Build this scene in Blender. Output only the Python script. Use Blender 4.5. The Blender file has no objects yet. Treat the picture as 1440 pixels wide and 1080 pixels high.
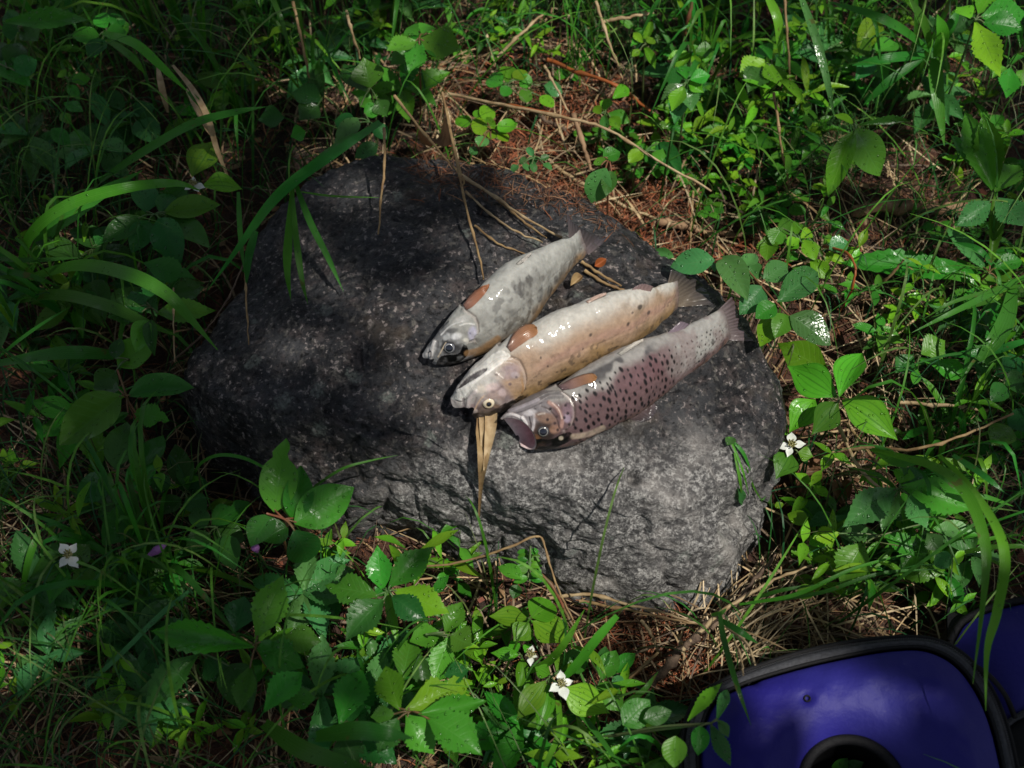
import bpy, math, random
import numpy as np
from mathutils import Vector, Matrix
from mathutils.bvhtree import BVHTree

random.seed(7); RNG = np.random.default_rng(7)
SC = bpy.context.scene; COL = SC.collection
R = math.radians

# ------------------------------------------------------------------ camera, light, exposure
CD, PITCH, HFOV = 1.30, R(60), R(39.6)
cam_d = bpy.data.cameras.new('camera'); cam = bpy.data.objects.new('camera', cam_d); COL.objects.link(cam)
CAM = Vector((0, -CD * math.cos(PITCH), CD * math.sin(PITCH)))
cam.location = CAM; cam.rotation_euler = (R(90) - PITCH, 0, 0)
cam_d.sensor_width = 36; cam_d.lens = 18 / math.tan(HFOV / 2); cam_d.clip_start = .01; cam_d.clip_end = 300
cam_d.dof.use_dof = True; cam_d.dof.focus_distance = 1.19; cam_d.dof.aperture_fstop = 7.0
SC.camera = cam
SUN = Vector((.38, -.22, .90)).normalized()           # towards the sun
w = bpy.data.worlds.new('World'); SC.world = w; w.use_nodes = True
sky = w.node_tree.nodes.new('ShaderNodeTexSky'); sky.sky_type = 'NISHITA'; sky.sun_disc = False
sky.sun_elevation = math.asin(SUN.z); sky.sun_rotation = math.atan2(SUN.x, SUN.y)
bg = w.node_tree.nodes['Background']; bg.inputs['Strength'].default_value = .08
hs = w.node_tree.nodes.new('ShaderNodeHueSaturation'); hs.inputs['Saturation'].default_value = .45     # sky colour muted so the shade turns less blue
w.node_tree.links.new(sky.outputs[0], hs.inputs['Color']); w.node_tree.links.new(hs.outputs[0], bg.inputs[0])
sl = bpy.data.lights.new('sun', 'SUN'); sl.energy = 4.6; sl.angle = R(.5); sl.color = (1, .95, .87)
so = bpy.data.objects.new('sun', sl); COL.objects.link(so); so.rotation_euler = (-SUN).to_track_quat('-Z', 'Y').to_euler()
so.location = SUN * 8
vs = SC.view_settings; vs.view_transform = 'Standard'; vs.look = 'None'; vs.exposure = 0; vs.gamma = 1; vs.use_curve_mapping = False
SC.render.engine = 'CYCLES'; SC.cycles.use_denoising = True
SC.cycles.max_bounces = 6; SC.cycles.transparent_max_bounces = 8

# ------------------------------------------------------------------ placing helpers
FPX = 720 / math.tan(HFOV / 2)
FW = Vector((0, math.cos(PITCH), -math.sin(PITCH))); RT = Vector((1, 0, 0)); UP = RT.cross(FW)
def ray(px, py): return (FW + RT * ((px - 720) / FPX) + UP * ((540 - py) / FPX)).normalized()
def P(px, py, z=0.0):
    d = ray(px, py); return CAM + d * ((z - CAM.z) / d.z)
def depth(p): return (p - CAM).dot(FW)
def proj_np(A):
    Q = A - np.array(CAM); zc = Q @ np.array(FW)
    return 720 + FPX * (Q @ np.array(RT)) / zc, 540 - FPX * (Q @ np.array(UP)) / zc

# ------------------------------------------------------------------ noise
def _hash(ix, iy, iz, seed):
    h = (ix.astype(np.uint32) * np.uint32(374761393) + iy.astype(np.uint32) * np.uint32(668265263)
         + iz.astype(np.uint32) * np.uint32(2147483647) + np.uint32((seed * 974711 + 12345) & 0xffffffff))
    h = (h ^ (h >> np.uint32(13))) * np.uint32(1274126177)
    h = (h ^ (h >> np.uint32(16))) * np.uint32(2246822519)
    return ((h ^ (h >> np.uint32(15))) & np.uint32(0xffffff)).astype(np.float64) / 0xffffff
def vnoise(p, scale, seed=0):
    q = np.asarray(p, float) * scale + 1000.0; i = np.floor(q).astype(np.int64); f = q - i; f = f * f * (3 - 2 * f)
    r = 0
    for dx in (0, 1):
        for dy in (0, 1):
            for dz in (0, 1):
                wgt = (f[:, 0] if dx else 1 - f[:, 0]) * (f[:, 1] if dy else 1 - f[:, 1]) * (f[:, 2] if dz else 1 - f[:, 2])
                r = r + wgt * _hash(i[:, 0] + dx, i[:, 1] + dy, i[:, 2] + dz, seed)
    return r * 2 - 1
def fbm(p, scale, oct=4, seed=0, gain=.5):
    r = 0; a = 1
    for o in range(oct): r = r + a * vnoise(p, scale * 2.03 ** o, seed + o * 17); a *= gain
    return r
def sstep(a, b, x): t = np.clip((x - a) / (b - a), 0, 1); return t * t * (3 - 2 * t)

def in_poly(x, y, A):
    x1, y1 = A[:, 0], A[:, 1]; x2, y2 = np.roll(x1, -1), np.roll(y1, -1); r = np.zeros(len(x), bool)
    for a1, b1, a2_, b2_ in zip(x1, y1, x2, y2): r ^= ((b1 > y) != (b2_ > y)) & (x < (a2_ - a1) * (y - b1) / (b2_ - b1 + 1e-12) + a1)
    return r
# ------------------------------------------------------------------ objects
def tag(o, label=None, cat=None, group=None, kind=None):
    for k, v in (('label', label), ('category', cat), ('group', group), ('kind', kind)):
        if v: o[k] = v
    return o
def empty(name, loc, label=None, cat=None, group=None):
    o = bpy.data.objects.new(name, None); COL.objects.link(o); o.location = loc; o.empty_display_size = .02
    return tag(o, label, cat, group)
def mesh_np(name, V, F, smooth=True):
    """V (n,3); F list of arrays of equal-length faces"""
    me = bpy.data.meshes.new(name); V = np.asarray(V, np.float32)
    Fs = [np.asarray(f, np.int32) for f in (F if isinstance(F, list) else [F]) if len(f)]
    me.vertices.add(len(V)); me.vertices.foreach_set('co', V.ravel())
    loops = np.concatenate([f.ravel() for f in Fs]); tot = np.concatenate([np.full(len(f), f.shape[1], np.int32) for f in Fs])
    me.loops.add(len(loops)); me.loops.foreach_set('vertex_index', loops)
    me.polygons.add(len(tot)); st = np.concatenate([[0], np.cumsum(tot)[:-1]]).astype(np.int32)
    me.polygons.foreach_set('loop_start', st); me.polygons.foreach_set('loop_total', tot)
    me.polygons.foreach_set('use_smooth', np.full(len(tot), smooth)); me.update(calc_edges=True); me.validate()
    return me
def set_col(me, C, name='pigment'):
    a = me.attributes.new(name, 'FLOAT_COLOR', 'POINT'); C = np.asarray(C, np.float32)
    if C.shape[1] == 3: C = np.hstack([C, np.ones((len(C), 1), np.float32)])
    a.data.foreach_set('color', C.ravel())
def set_uv(me, UV):
    uv = me.uv_layers.new(name='UVMap'); li = np.empty(len(me.loops), np.int32); me.loops.foreach_get('vertex_index', li)
    uv.data.foreach_set('uv', np.asarray(UV, np.float32)[li].ravel())
def obj(name, me, mat=None, parent=None, loc=None):
    o = bpy.data.objects.new(name, me); COL.objects.link(o)
    if mat and not me.materials: me.materials.append(mat)
    elif mat and me.materials[0] != mat: o.material_slots[0].link = 'OBJECT'; o.material_slots[0].material = mat
    if parent: o.parent = parent
    if loc is not None: o.location = loc
    return o
def grid_faces(nu, nv, wrap=False, off=0):
    i = np.arange(nu - 1)[:, None]; j = np.arange(nv if wrap else nv - 1)[None, :]; k = (j + 1) % nv
    return np.stack([i * nv + j, (i + 1) * nv + j, (i + 1) * nv + k, i * nv + k], -1).reshape(-1, 4) + off
def crom(pts, n):
    """smooth resample of a polyline of tuples to n points"""
    A = np.array(pts, float); m = len(A)
    if m == 2: return A[0] + (A[1] - A[0]) * np.linspace(0, 1, n)[:, None]
    B = np.vstack([2 * A[0] - A[1], A, 2 * A[-1] - A[-2]]); t = np.linspace(0, m - 1 - 1e-9, n); i = t.astype(int); f = (t - i)[:, None]
    p0, p1, p2, p3 = B[i], B[i + 1], B[i + 2], B[i + 3]
    return .5 * (2 * p1 + (p2 - p0) * f + (2 * p0 - 5 * p1 + 4 * p2 - p3) * f ** 2 + (3 * p1 - p0 - 3 * p2 + p3) * f ** 3)
def tube_np(pts, rad, n=7, cap=True):
    A = np.array(pts, float); m = len(A); rad = np.broadcast_to(np.asarray(rad, float), (m,))
    T = np.gradient(A, axis=0); T /= np.linalg.norm(T, axis=1)[:, None] + 1e-12
    ref = np.array([0, 0, 1.]) if abs(T[0][2]) < .9 else np.array([1., 0, 0])
    N = np.cross(T, ref); N /= np.linalg.norm(N, axis=1)[:, None] + 1e-12; B = np.cross(T, N)
    a = np.linspace(0, 2 * np.pi, n, endpoint=False)
    V = A[:, None] + rad[:, None, None] * (np.cos(a)[None, :, None] * N[:, None] + np.sin(a)[None, :, None] * B[:, None])
    F = grid_faces(m, n, True); V = V.reshape(-1, 3)
    if cap:
        V = np.vstack([V, A[0], A[-1]]); k = np.arange(n); k2 = (k + 1) % n
        tri = np.vstack([np.stack([np.full(n, m * n), k2, k], -1), np.stack([np.full(n, m * n + 1), (m - 1) * n + k, (m - 1) * n + k2], -1)])
        return V, [F, tri]
    return V, [F]
class MB:
    """collects pieces of one mesh"""
    def __init__(s): s.V = []; s.Q = []; s.T = []; s.C = []; s.n = 0
    def add(s, V, F, col=None):
        for f in (F if isinstance(F, list) else [F]):
            (s.Q if f.shape[1] == 4 else s.T).append(f + s.n)
        s.V.append(V); s.n += len(V)
        if col is not None: s.C.append(np.tile(np.asarray(col, float), (len(V), 1)) if np.ndim(col) == 1 else col)
    def tube(s, pts, rad, n=7, col=None, k=None):
        s.add(*tube_np(crom(pts, k) if k else pts, rad if np.ndim(rad) == 0 or k is None else np.interp(np.linspace(0, 1, k), np.linspace(0, 1, len(rad)), rad), n), col)
    def mesh(s, name, smooth=True):
        F = ([np.vstack(s.Q)] if s.Q else []) + ([np.vstack(s.T)] if s.T else [])
        me = mesh_np(name, np.vstack(s.V), F, smooth)
        if s.C: set_col(me, np.vstack(s.C))
        return me

# ------------------------------------------------------------------ materials
class NT:
    def __init__(s, name):
        s.m = bpy.data.materials.new(name); s.m.use_nodes = True; s.t = s.m.node_tree; s.b = s.t.nodes['Principled BSDF']
        s.out = s.t.nodes['Material Output']
    def n(s, typ, **kw):
        x = s.t.nodes.new('ShaderNode' + typ)
        for k, v in kw.items():
            if k.startswith('i_'):
                key = k[2:]; key = int(key) if key.isdigit() else key.replace('_', ' '); x.inputs[key].default_value = v
            else: setattr(x, k, v)
        return x
    def l(s, a, b): s.t.links.new(a, b)
    def val(s, v, sock):
        if hasattr(v, 'is_output') or hasattr(v, 'links'): s.l(v, sock)
        else: sock.default_value = v
    def math(s, op, a, b=0.0, clamp=False):
        x = s.n('Math', operation=op, use_clamp=clamp); s.val(a, x.inputs[0]); s.val(b, x.inputs[1]); return x.outputs[0]
    def mix(s, f, a, b, mode='MIX'):
        x = s.n('Mix', data_type='RGBA', blend_type=mode); s.val(f, x.inputs[0]); s.val(a, x.inputs[6]); s.val(b, x.inputs[7]); return x.outputs[2]
    def ramp(s, f, stops):
        x = s.n('ValToRGB'); e = x.color_ramp.elements
        while len(e) < len(stops): e.new(.5)
        for q, (p, c) in zip(e, stops): q.position = p; q.color = c if len(c) == 4 else (*c, 1)
        s.l(f, x.inputs[0]); return x.outputs[0]
    def noise(s, scale, detail=4, vec=None, rough=.55, dist=0):
        x = s.n('TexNoise', i_Scale=scale, i_Detail=detail, i_Roughness=rough, i_Distortion=dist)
        if vec: s.l(vec, x.inputs['Vector'])
        return x.outputs['Fac']
    def bump(s, h, strength=.5, dist=.002, prev=None):
        x = s.n('Bump', i_Strength=strength, i_Distance=dist); s.l(h, x.inputs['Height'])
        if prev: s.l(prev, x.inputs['Normal'])
        return x.outputs[0]
    def set(s, **kw):
        for k, v in kw.items():
            s.val(v, s.b.inputs[k.replace('_', ' ')])
        return s
def c4(c): return (*c, 1)

def leaf_mat(name, col, col2, vein=(.10, .22, .08), parallel=False, rough=.36, trans=.45, drops=.5, veinamt=.28):
    t = NT(name); uv = t.n('TexCoord'); sep = t.n('SeparateXYZ'); t.l(uv.outputs['UV'], sep.inputs[0])
    u, v = sep.outputs[0], sep.outputs[1]
    vv = t.math('ABSOLUTE', t.math('SUBTRACT', v, .5))           # 0 at the midrib, .5 at the margin
    oi = t.n('ObjectInfo')
    if parallel:
        ph = t.math('MULTIPLY', vv, 2 * math.pi * 6.4); s = t.math('COSINE', ph)
    else:
        ph = t.math('MULTIPLY', t.math('SUBTRACT', u, t.math('MULTIPLY', vv, .42)), 2 * math.pi * 9); s = t.math('COSINE', ph)
    lat = t.math('POWER', t.math('MULTIPLY', t.math('ADD', s, 1.0), .5), 7.0)
    mid = t.math('SUBTRACT', 1.0, t.math('MULTIPLY', vv, 28.0), True)
    vm = t.math('MAXIMUM', t.math('MULTIPLY', lat, .55), mid)
    nz = t.noise(9, 4, uv.outputs['Object'])
    base = t.mix(t.math('MULTIPLY_ADD', nz, 1.0) if False else nz, c4(col), c4(col2))
    hsv = t.n('HueSaturation'); t.l(t.math('MULTIPLY_ADD', oi.outputs['Random'], .06), hsv.inputs['Hue'])
    hsv.inputs['Hue'].default_value = .5
    hx = t.math('ADD', t.math('MULTIPLY', oi.outputs['Random'], .05), .475); t.l(hx, hsv.inputs['Hue'])
    vx = t.math('ADD', t.math('MULTIPLY', t.math('FRACT', t.math('MULTIPLY', oi.outputs['Random'], 7.31)), .75), .62); t.l(vx, hsv.inputs['Value'])
    t.l(base, hsv.inputs['Color'])
    blot = t.noise(55, 3, uv.outputs['Object']); bl = t.math('MULTIPLY', t.math('GREATER_THAN', t.math('ADD', blot, t.math('MULTIPLY', t.math('FRACT', t.math('MULTIPLY', oi.outputs['Random'], 13.7)), .10)), .73), .65)
    c = t.mix(t.math('MULTIPLY', vm, veinamt), hsv.outputs[0], c4(vein))
    c = t.mix(bl, c, (.10, .07, .02, 1))
    # water drops: sparse little domes
    vo = t.n('TexVoronoi', i_Scale=330.0, feature='F1'); t.l(uv.outputs['Object'], vo.inputs['Vector'])
    geo = t.n('NewGeometry'); t.l(geo.outputs['Position'], vo.inputs['Vector'])
    sc = t.n('SeparateColor'); t.l(vo.outputs['Color'], sc.inputs[0])
    pick = t.math('LESS_THAN', sc.outputs[0], drops * .34)
    dome = t.math('MULTIPLY', t.math('SUBTRACT', 1.0, t.math('MULTIPLY', vo.outputs['Distance'], 2.6), True), pick)
    dome = t.math('SQRT', dome)
    b1 = t.bump(t.math('MULTIPLY', vm, -1.0), .22, .0008)
    b0 = t.bump(t.noise(160, 3, geo.outputs['Position']), .25, .0012, b1)
    b2 = t.bump(dome, 1.0, .0013, b0)
    wet = t.ramp(t.noise(34, 3, geo.outputs['Position']), [(.58, (0, 0, 0)), (.66, (1, 1, 1))])
    wet = t.math('MAXIMUM', t.math('MULTIPLY', wet, min(1, drops + .3)), t.math('GREATER_THAN', dome, .05))
    b2 = t.bump(t.math('MULTIPLY', t.noise(260, 2, geo.outputs['Position']), wet), .6, .0014, b2)
    t.l(t.math('ADD', .22, t.math('MULTIPLY', wet, .45)), t.b.inputs['Specular IOR Level'])
    rg = t.math('SUBTRACT', rough, t.math('MULTIPLY', wet, rough - .19))
    t.set(Base_Color=c, Roughness=rg, Normal=b2)
    tr = t.n('BsdfTranslucent'); t.l(t.mix(.55, c, (.16, .42, .02, 1)), tr.inputs['Color']); t.l(b1, tr.inputs['Normal'])
    mx = t.n('MixShader', i_0=trans * .6); t.l(t.b.outputs[0], mx.inputs[1]); t.l(tr.outputs[0], mx.inputs[2]); t.l(mx.outputs[0], t.out.inputs[0])
    return t.m
def attr_mat(name, rough=.6, spec=.3, trans=0.0, tint=(1, 1, 1), bumpscale=0, bstr=.3):
    t = NT(name); a = t.n('Attribute', attribute_name='pigment'); geo = t.n('NewGeometry')
    nz = t.noise(120, 3, geo.outputs['Position']); c = t.mix(1.0, a.outputs['Color'], t.ramp(nz, [(.3, (.6, .6, .6)), (.7, (1.25, 1.25, 1.25))]), 'MULTIPLY')
    t.set(Base_Color=c, Roughness=rough); t.b.inputs['Specular IOR Level'].default_value = spec
    if bumpscale: t.set(Normal=t.bump(t.noise(bumpscale, 4, geo.outputs['Position']), bstr, .002))
    if trans:
        tr = t.n('BsdfTranslucent'); t.l(c, tr.inputs['Color'])
        mx = t.n('MixShader', i_0=trans); t.l(t.b.outputs[0], mx.inputs[1]); t.l(tr.outputs[0], mx.inputs[2]); t.l(mx.outputs[0], t.out.inputs[0])
    return t.m
def plain(name, col, rough=.6, col2=None, scale=60, spec=.4, bump=0, trans=0):
    t = NT(name); geo = t.n('NewGeometry'); nz = t.noise(scale, 5, geo.outputs['Position'])
    c = t.mix(t.ramp(nz, [(.35, (0, 0, 0)), (.65, (1, 1, 1))]), c4(col), c4(col2 or [x * .65 for x in col]))
    t.set(Base_Color=c, Roughness=rough); t.b.inputs['Specular IOR Level'].default_value = spec
    if bump: t.set(Normal=t.bump(t.noise(scale * 3, 4, geo.outputs['Position']), bump, .002))
    if trans:
        tr = t.n('BsdfTranslucent'); t.l(c, tr.inputs['Color'])
        mx = t.n('MixShader', i_0=trans); t.l(t.b.outputs[0], mx.inputs[1]); t.l(tr.outputs[0], mx.inputs[2]); t.l(mx.outputs[0], t.out.inputs[0])
    return t.m

M = {}
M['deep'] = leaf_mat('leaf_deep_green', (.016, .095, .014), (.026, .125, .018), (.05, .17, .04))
M['mid'] = leaf_mat('leaf_green', (.045, .195, .015), (.060, .225, .018), (.09, .26, .05))
M['bright'] = leaf_mat('leaf_yellow_green', (.110, .310, .013), (.145, .350, .016), (.19, .40, .06), trans=.6)
M['pale'] = leaf_mat('leaf_pale_green', (.045, .175, .040), (.062, .205, .052), (.13, .28, .11), drops=.9, rough=.36)
M['berry'] = leaf_mat('leaf_bunchberry', (.090, .290, .015), (.115, .325, .018), (.030, .140, .010), parallel=True, trans=.5, veinamt=.8)
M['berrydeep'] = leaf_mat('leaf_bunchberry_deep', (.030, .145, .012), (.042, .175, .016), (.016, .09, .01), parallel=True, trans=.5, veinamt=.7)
M['grassblade'] = leaf_mat('grass_blade_green', (.026, .140, .014), (.042, .175, .018), (.07, .22, .04), parallel=True, trans=.5, drops=.15, veinamt=.35)
M['grassbright'] = leaf_mat('grass_blade_bright', (.065, .240, .014), (.095, .280, .018), (.14, .34, .05), parallel=True, trans=.6, drops=.15, veinamt=.35)
M['stem'] = plain('stem_green', (.05, .13, .03), .5, (.09, .10, .04), 40)
M['stemred'] = plain('stem_red_brown', (.17, .06, .03), .5, (.11, .08, .03), 60)
M['straw'] = plain('straw', (.36, .25, .12), .6, (.20, .12, .055), 90, .3, .3, .15)
M['strawlight'] = plain('straw_light', (.50, .38, .22), .55, (.30, .20, .10), 90, .35, .3, .15)
M['orange'] = plain('stalk_orange', (.34, .085, .02), .5, (.22, .07, .02), 60)
M['twig'] = plain('twig_bark', (.075, .050, .036), .8, (.16, .11, .075), 150, .3, .8)
M['wood'] = plain('dead_wood', (.33, .21, .12), .75, (.13, .07, .04), 45, .3, .6)
M['deadleaf'] = plain('dead_leaf', (.26, .145, .075), .6, (.13, .06, .03), 70, .35, .4, .2)
M['petal'] = plain('petal_white', (.78, .80, .76), .45, (.66, .70, .62), 150, .4, .15, .2)
M['stamen'] = plain('flower_heart', (.42, .38, .16), .6, (.20, .20, .06), 500)
M['violet'] = plain('petal_violet', (.36, .16, .42), .5, (.26, .09, .30), 200, .3, 0, .2)
M['treeleaf'] = plain('tree_leaf', (.03, .10, .02), .5, (.04, .13, .02), 4, .4, 0, .35)
M['stuffgrass'] = attr_mat('fine_grass', .5, .35, .35)
M['stufflitter'] = attr_mat('litter', .65, .25)

# ------------------------------------------------------------------ ground
def gz(x, y):
    A = np.column_stack([np.atleast_1d(x), np.atleast_1d(y), np.zeros(np.size(x))]).astype(float)
    return .016 * fbm(A, 6, 3, 3) + .006 * fbm(A, 28, 2, 9) - .012
def G(px, py, dz=0.0):
    p = P(px, py, 0)
    for _ in range(2): p = P(px, py, float(gz(p.x, p.y)[0]))
    p.z += dz; return p
def ground_axis(lo, hi):
    core = np.linspace(lo, hi, 300); s = np.geomspace(.05, 60, 26)
    return np.concatenate([lo - s[::-1], core, hi + s])
gx, gy = ground_axis(-.9, .9), ground_axis(-.7, .95)
XX, YY = np.meshgrid(gx, gy, indexing='ij'); gV = np.column_stack([XX.ravel(), YY.ravel(), gz(XX.ravel(), YY.ravel())])
t = NT('forest_soil'); geo = t.n('NewGeometry'); p_ = geo.outputs['Position']
n1, n2, n3 = t.noise(5, 5, p_), t.noise(60, 6, p_, .7), t.noise(420, 4, p_, .7)
c = t.mix(t.ramp(n1, [(.38, (0, 0, 0)), (.62, (1, 1, 1))]), (.030, .020, .014, 1), (.115, .040, .020, 1))
c = t.mix(t.ramp(n2, [(.40, (0, 0, 0)), (.62, (1, 1, 1))]), c, t.mix(.5, c, (.022, .014, .010, 1)))
c = t.mix(t.ramp(n3, [(.55, (0, 0, 0)), (.75, (1, 1, 1))]), c, (.17, .085, .045, 1))
t.set(Base_Color=c, Roughness=.85, Normal=t.bump(n3, .9, .004, t.bump(n2, .9, .012)))
tag(obj('ground', mesh_np('ground', gV, grid_faces(len(gx), len(gy))), t.m), kind='structure')

# ------------------------------------------------------------------ boulder
TOP = [(540,222,.10),(600,222,.10),(680,238,.105),(760,255,.11),(850,295,.11),(940,345,.11),(1010,405,.11),(1060,470,.11),(1097,540,.10),(1102,610,.085),
       (1060,655,.098),(980,690,.11),(880,700,.12),(780,690,.125),(690,660,.13),(600,615,.135),(520,585,.135),(430,565,.125),(340,555,.11),(272,548,.095),
       (256,510,.09),(300,450,.09),(345,395,.09),(375,325,.09),(430,262,.095),(490,234,.10)]
BASE = [(236,575),(262,645),(330,692),(440,735),(540,755),(600,768),(680,790),(770,814),(850,844),(930,858),(990,866),(1042,822),(1078,765),(1102,690),(1116,615)]
RC = P(690, 480, .12); RC = np.array([RC.x, RC.y])
tw = np.array([[*P(*q)] for q in TOP]); ta = np.arctan2(tw[:, 1] - RC[1], tw[:, 0] - RC[0]); tr_ = np.hypot(tw[:, 0] - RC[0], tw[:, 1] - RC[1])
def periodic(a, v, q, sm=0):
    o = np.argsort(a); a, v = a[o], v[o]
    return np.interp(q, np.concatenate([a - 2 * np.pi, a, a + 2 * np.pi]), np.tile(v, 3))
NA, NR = 640, 300
ang = np.linspace(-np.pi, np.pi, NA, endpoint=False)
def smooth_p(v, k):
    ker = np.hanning(2 * k + 3)[1:-1]; ker /= ker.sum(); n = len(v); return np.convolve(np.tile(v, 3), ker, 'same')[n:2 * n]
Rt = smooth_p(periodic(ta, tr_, ang), 5); Ht = smooth_p(periodic(ta, tw[:, 2], ang), 14)
bw = np.array([[*P(*q, 0)] for q in BASE]); ba = np.arctan2(bw[:, 1] - RC[1], bw[:, 0] - RC[0]); br = np.hypot(bw[:, 0] - RC[0], bw[:, 1] - RC[1])
rear = [i for i, q in enumerate(TOP) if q[1] < 545]
ba = np.concatenate([ba, ta[rear]]); br = np.concatenate([br, tr_[rear] + .012])
Rb = np.maximum(smooth_p(periodic(ba, br, ang), 3), Rt + .008)
HC = .148
tt = np.linspace(0, 1, NR)
rv = np.empty((NA, NR, 3)); tedge = .58
for j, q in enumerate(tt):
    if q <= tedge:
        f = (q / tedge) ** .8; r = Rt * f; z = HC + (Ht - HC) * f ** 2.2
    elif q <= .92:
        f = (q - tedge) / (.92 - tedge); r = Rt + (Rb - Rt) * f ** .85; z = Ht * (1 - f ** 1.25)
    else:
        f = (q - .92) / .08; r = Rb + .004 * f; z = -.07 * f + 0 * Ht
    rv[:, j, 0] = RC[0] + r * np.cos(ang); rv[:, j, 1] = RC[1] + r * np.sin(ang); rv[:, j, 2] = z
for it in range(6):      # round the arrises
    rv[:, 1:-1] = .25 * (rv[:, :-2] + rv[:, 2:]) + .5 * rv[:, 1:-1]
RV = rv.reshape(-1, 3)
def grid_normals(A):
    du = np.roll(A, -1, 0) - np.roll(A, 1, 0); dv = np.empty_like(A); dv[:, 1:-1] = A[:, 2:] - A[:, :-2]; dv[:, 0] = A[:, 1] - A[:, 0]; dv[:, -1] = A[:, -1] - A[:, -2]
    n = np.cross(dv, du); n /= np.linalg.norm(n, axis=-1)[..., None] + 1e-12
    return n
RN = grid_normals(rv).reshape(-1, 3); RN[np.arange(NA) * NR] = (0, 0, 1)
flat = sstep(.5, .75, np.tile(tt, NA))                                   # calmer on top where the fish lie
d = (.35 + .65 * flat) * .010 * fbm(RV, 11, 3, 21) - .005 * (1 - np.abs(fbm(RV, 13, 2, 31))) ** 3 * (.4 + .6 * flat)
d += .0032 * fbm(RV, 48, 3, 41) + .0012 * fbm(RV, 190, 3, 51)
d -= .0035 * np.exp(-(fbm(RV * np.array([1.2, 1, 1]), 9, 3, 81) / .035) ** 2) * (.4 + .6 * flat)          # a few hairline cracks
led = sstep(.0, .04, vnoise(RV * np.array([1, 1, 1.4]), 8.5, 77) - .12); d -= .0075 * led * (.25 + .75 * flat)            # broken-off plates
led = sstep(.0, .03, vnoise(RV, 21, 78) - .30); d -= .0035 * led * (.2 + .8 * flat)
for (px, py, z, r_, dp) in [(884,708,.075,.0055,.010),(868,752,.06,.009,.006),(893,755,.06,.008,.006),(820,722,.09,.010,.004),(915,640,.11,.012,.004)]:
    q = P(px, py, z); d -= dp * np.exp(-(((RV[:, 0] - q.x) ** 2 + (RV[:, 1] - q.y) ** 2) / r_ ** 2) ** 1.5)
strat = np.abs(np.sin((RV @ np.array([.25, .45, 1.])) * 120 + 2.5 * fbm(RV, 14, 2, 61)))
d -= .0022 * flat * (strat < .12) * .35
RV = RV + RN * d[:, None]; RV[np.arange(NA) * NR] = RV[0]
rme = mesh_np('boulder', RV, grid_faces(NA, NR)[:, ::-1]) if False else None
ii = np.arange(NA)[:, None]; jj = np.arange(NR - 1)[None]; i2 = (ii + 1) % NA
RF = np.stack([ii * NR + jj, ii * NR + jj + 1, i2 * NR + jj + 1, i2 * NR + jj], -1).reshape(-1, 4)
rme = mesh_np('boulder', RV, RF)
AA = np.repeat(ang, NR); TTv = np.tile(tt, NA)
dx, dy = RV[:, 0], RV[:, 1]
# bare dry granite on the front right shoulder, black wet lichen crust on the rest
nzl = fbm(RV, 14, 4, 71)
def bump_at(px, py, z, rx, ry): 
    q = P(px, py, z); return np.exp(-(((dx - q.x) / rx) ** 2 + ((dy - q.y) / ry) ** 2))
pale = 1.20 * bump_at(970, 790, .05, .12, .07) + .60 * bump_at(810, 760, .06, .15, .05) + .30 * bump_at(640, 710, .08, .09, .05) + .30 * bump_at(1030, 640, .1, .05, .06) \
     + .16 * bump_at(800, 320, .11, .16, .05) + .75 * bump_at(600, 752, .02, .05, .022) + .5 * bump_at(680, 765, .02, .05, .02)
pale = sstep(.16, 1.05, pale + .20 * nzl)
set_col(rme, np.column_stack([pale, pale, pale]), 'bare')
t = NT('boulder_granite'); geo = t.n('NewGeometry'); p_ = geo.outputs['Position']
ba_ = t.n('Attribute', attribute_name='bare').outputs['Fac']
g1, g2, g3, g4 = t.noise(360, 4, p_, .75), t.noise(130, 5, p_, .7), t.noise(24, 5, p_, .65), t.noise(62, 5, p_, .7)
g5 = t.noise(210, 3, p_, .6)
dark = t.mix(t.ramp(g3, [(.38, (0, 0, 0)), (.60, (1, 1, 1))]), (.011, .011, .013, 1), (.048, .049, .053, 1))
dark = t.mix(t.ramp(g4, [(.50, (0, 0, 0)), (.66, (.7, .7, .7))]), dark, (.085, .067, .064, 1))
dark = t.mix(t.ramp(g2, [(.54, (0, 0, 0)), (.66, (.75, .75, .75))]), dark, (.150, .140, .125, 1))
dark = t.mix(t.ramp(g5, [(.60, (0, 0, 0)), (.66, (.9, .9, .9))]), dark, (.27, .235, .225, 1))
dark = t.mix(t.ramp(g5, [(.36, (.9, .9, .9)), (.44, (0, 0, 0))]), dark, (.006, .006, .007, 1))
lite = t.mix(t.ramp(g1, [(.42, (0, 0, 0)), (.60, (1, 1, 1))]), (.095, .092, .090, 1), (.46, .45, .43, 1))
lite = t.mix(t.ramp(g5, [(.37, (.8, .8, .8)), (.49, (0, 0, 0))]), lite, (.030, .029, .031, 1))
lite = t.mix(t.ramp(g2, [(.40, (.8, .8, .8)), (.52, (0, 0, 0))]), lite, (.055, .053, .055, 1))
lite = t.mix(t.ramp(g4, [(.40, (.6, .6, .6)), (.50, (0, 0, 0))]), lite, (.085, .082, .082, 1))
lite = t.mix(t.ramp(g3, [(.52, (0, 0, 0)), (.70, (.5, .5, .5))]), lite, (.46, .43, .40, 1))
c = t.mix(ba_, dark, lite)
vo = t.n('TexVoronoi', i_Scale=34.0); wv_ = t.n('VectorMath', operation='ADD'); nzc = t.n('TexNoise', i_Scale=60.0, i_Detail=4.0); t.l(p_, nzc.inputs['Vector']); sc_ = t.n('VectorMath', operation='SCALE'); sc_.inputs['Scale'].default_value = .022; t.l(nzc.outputs['Color'], sc_.inputs[0]); t.l(p_, wv_.inputs[0]); t.l(sc_.outputs[0], wv_.inputs[1]); t.l(wv_.outputs[0], vo.inputs['Vector'])
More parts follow.
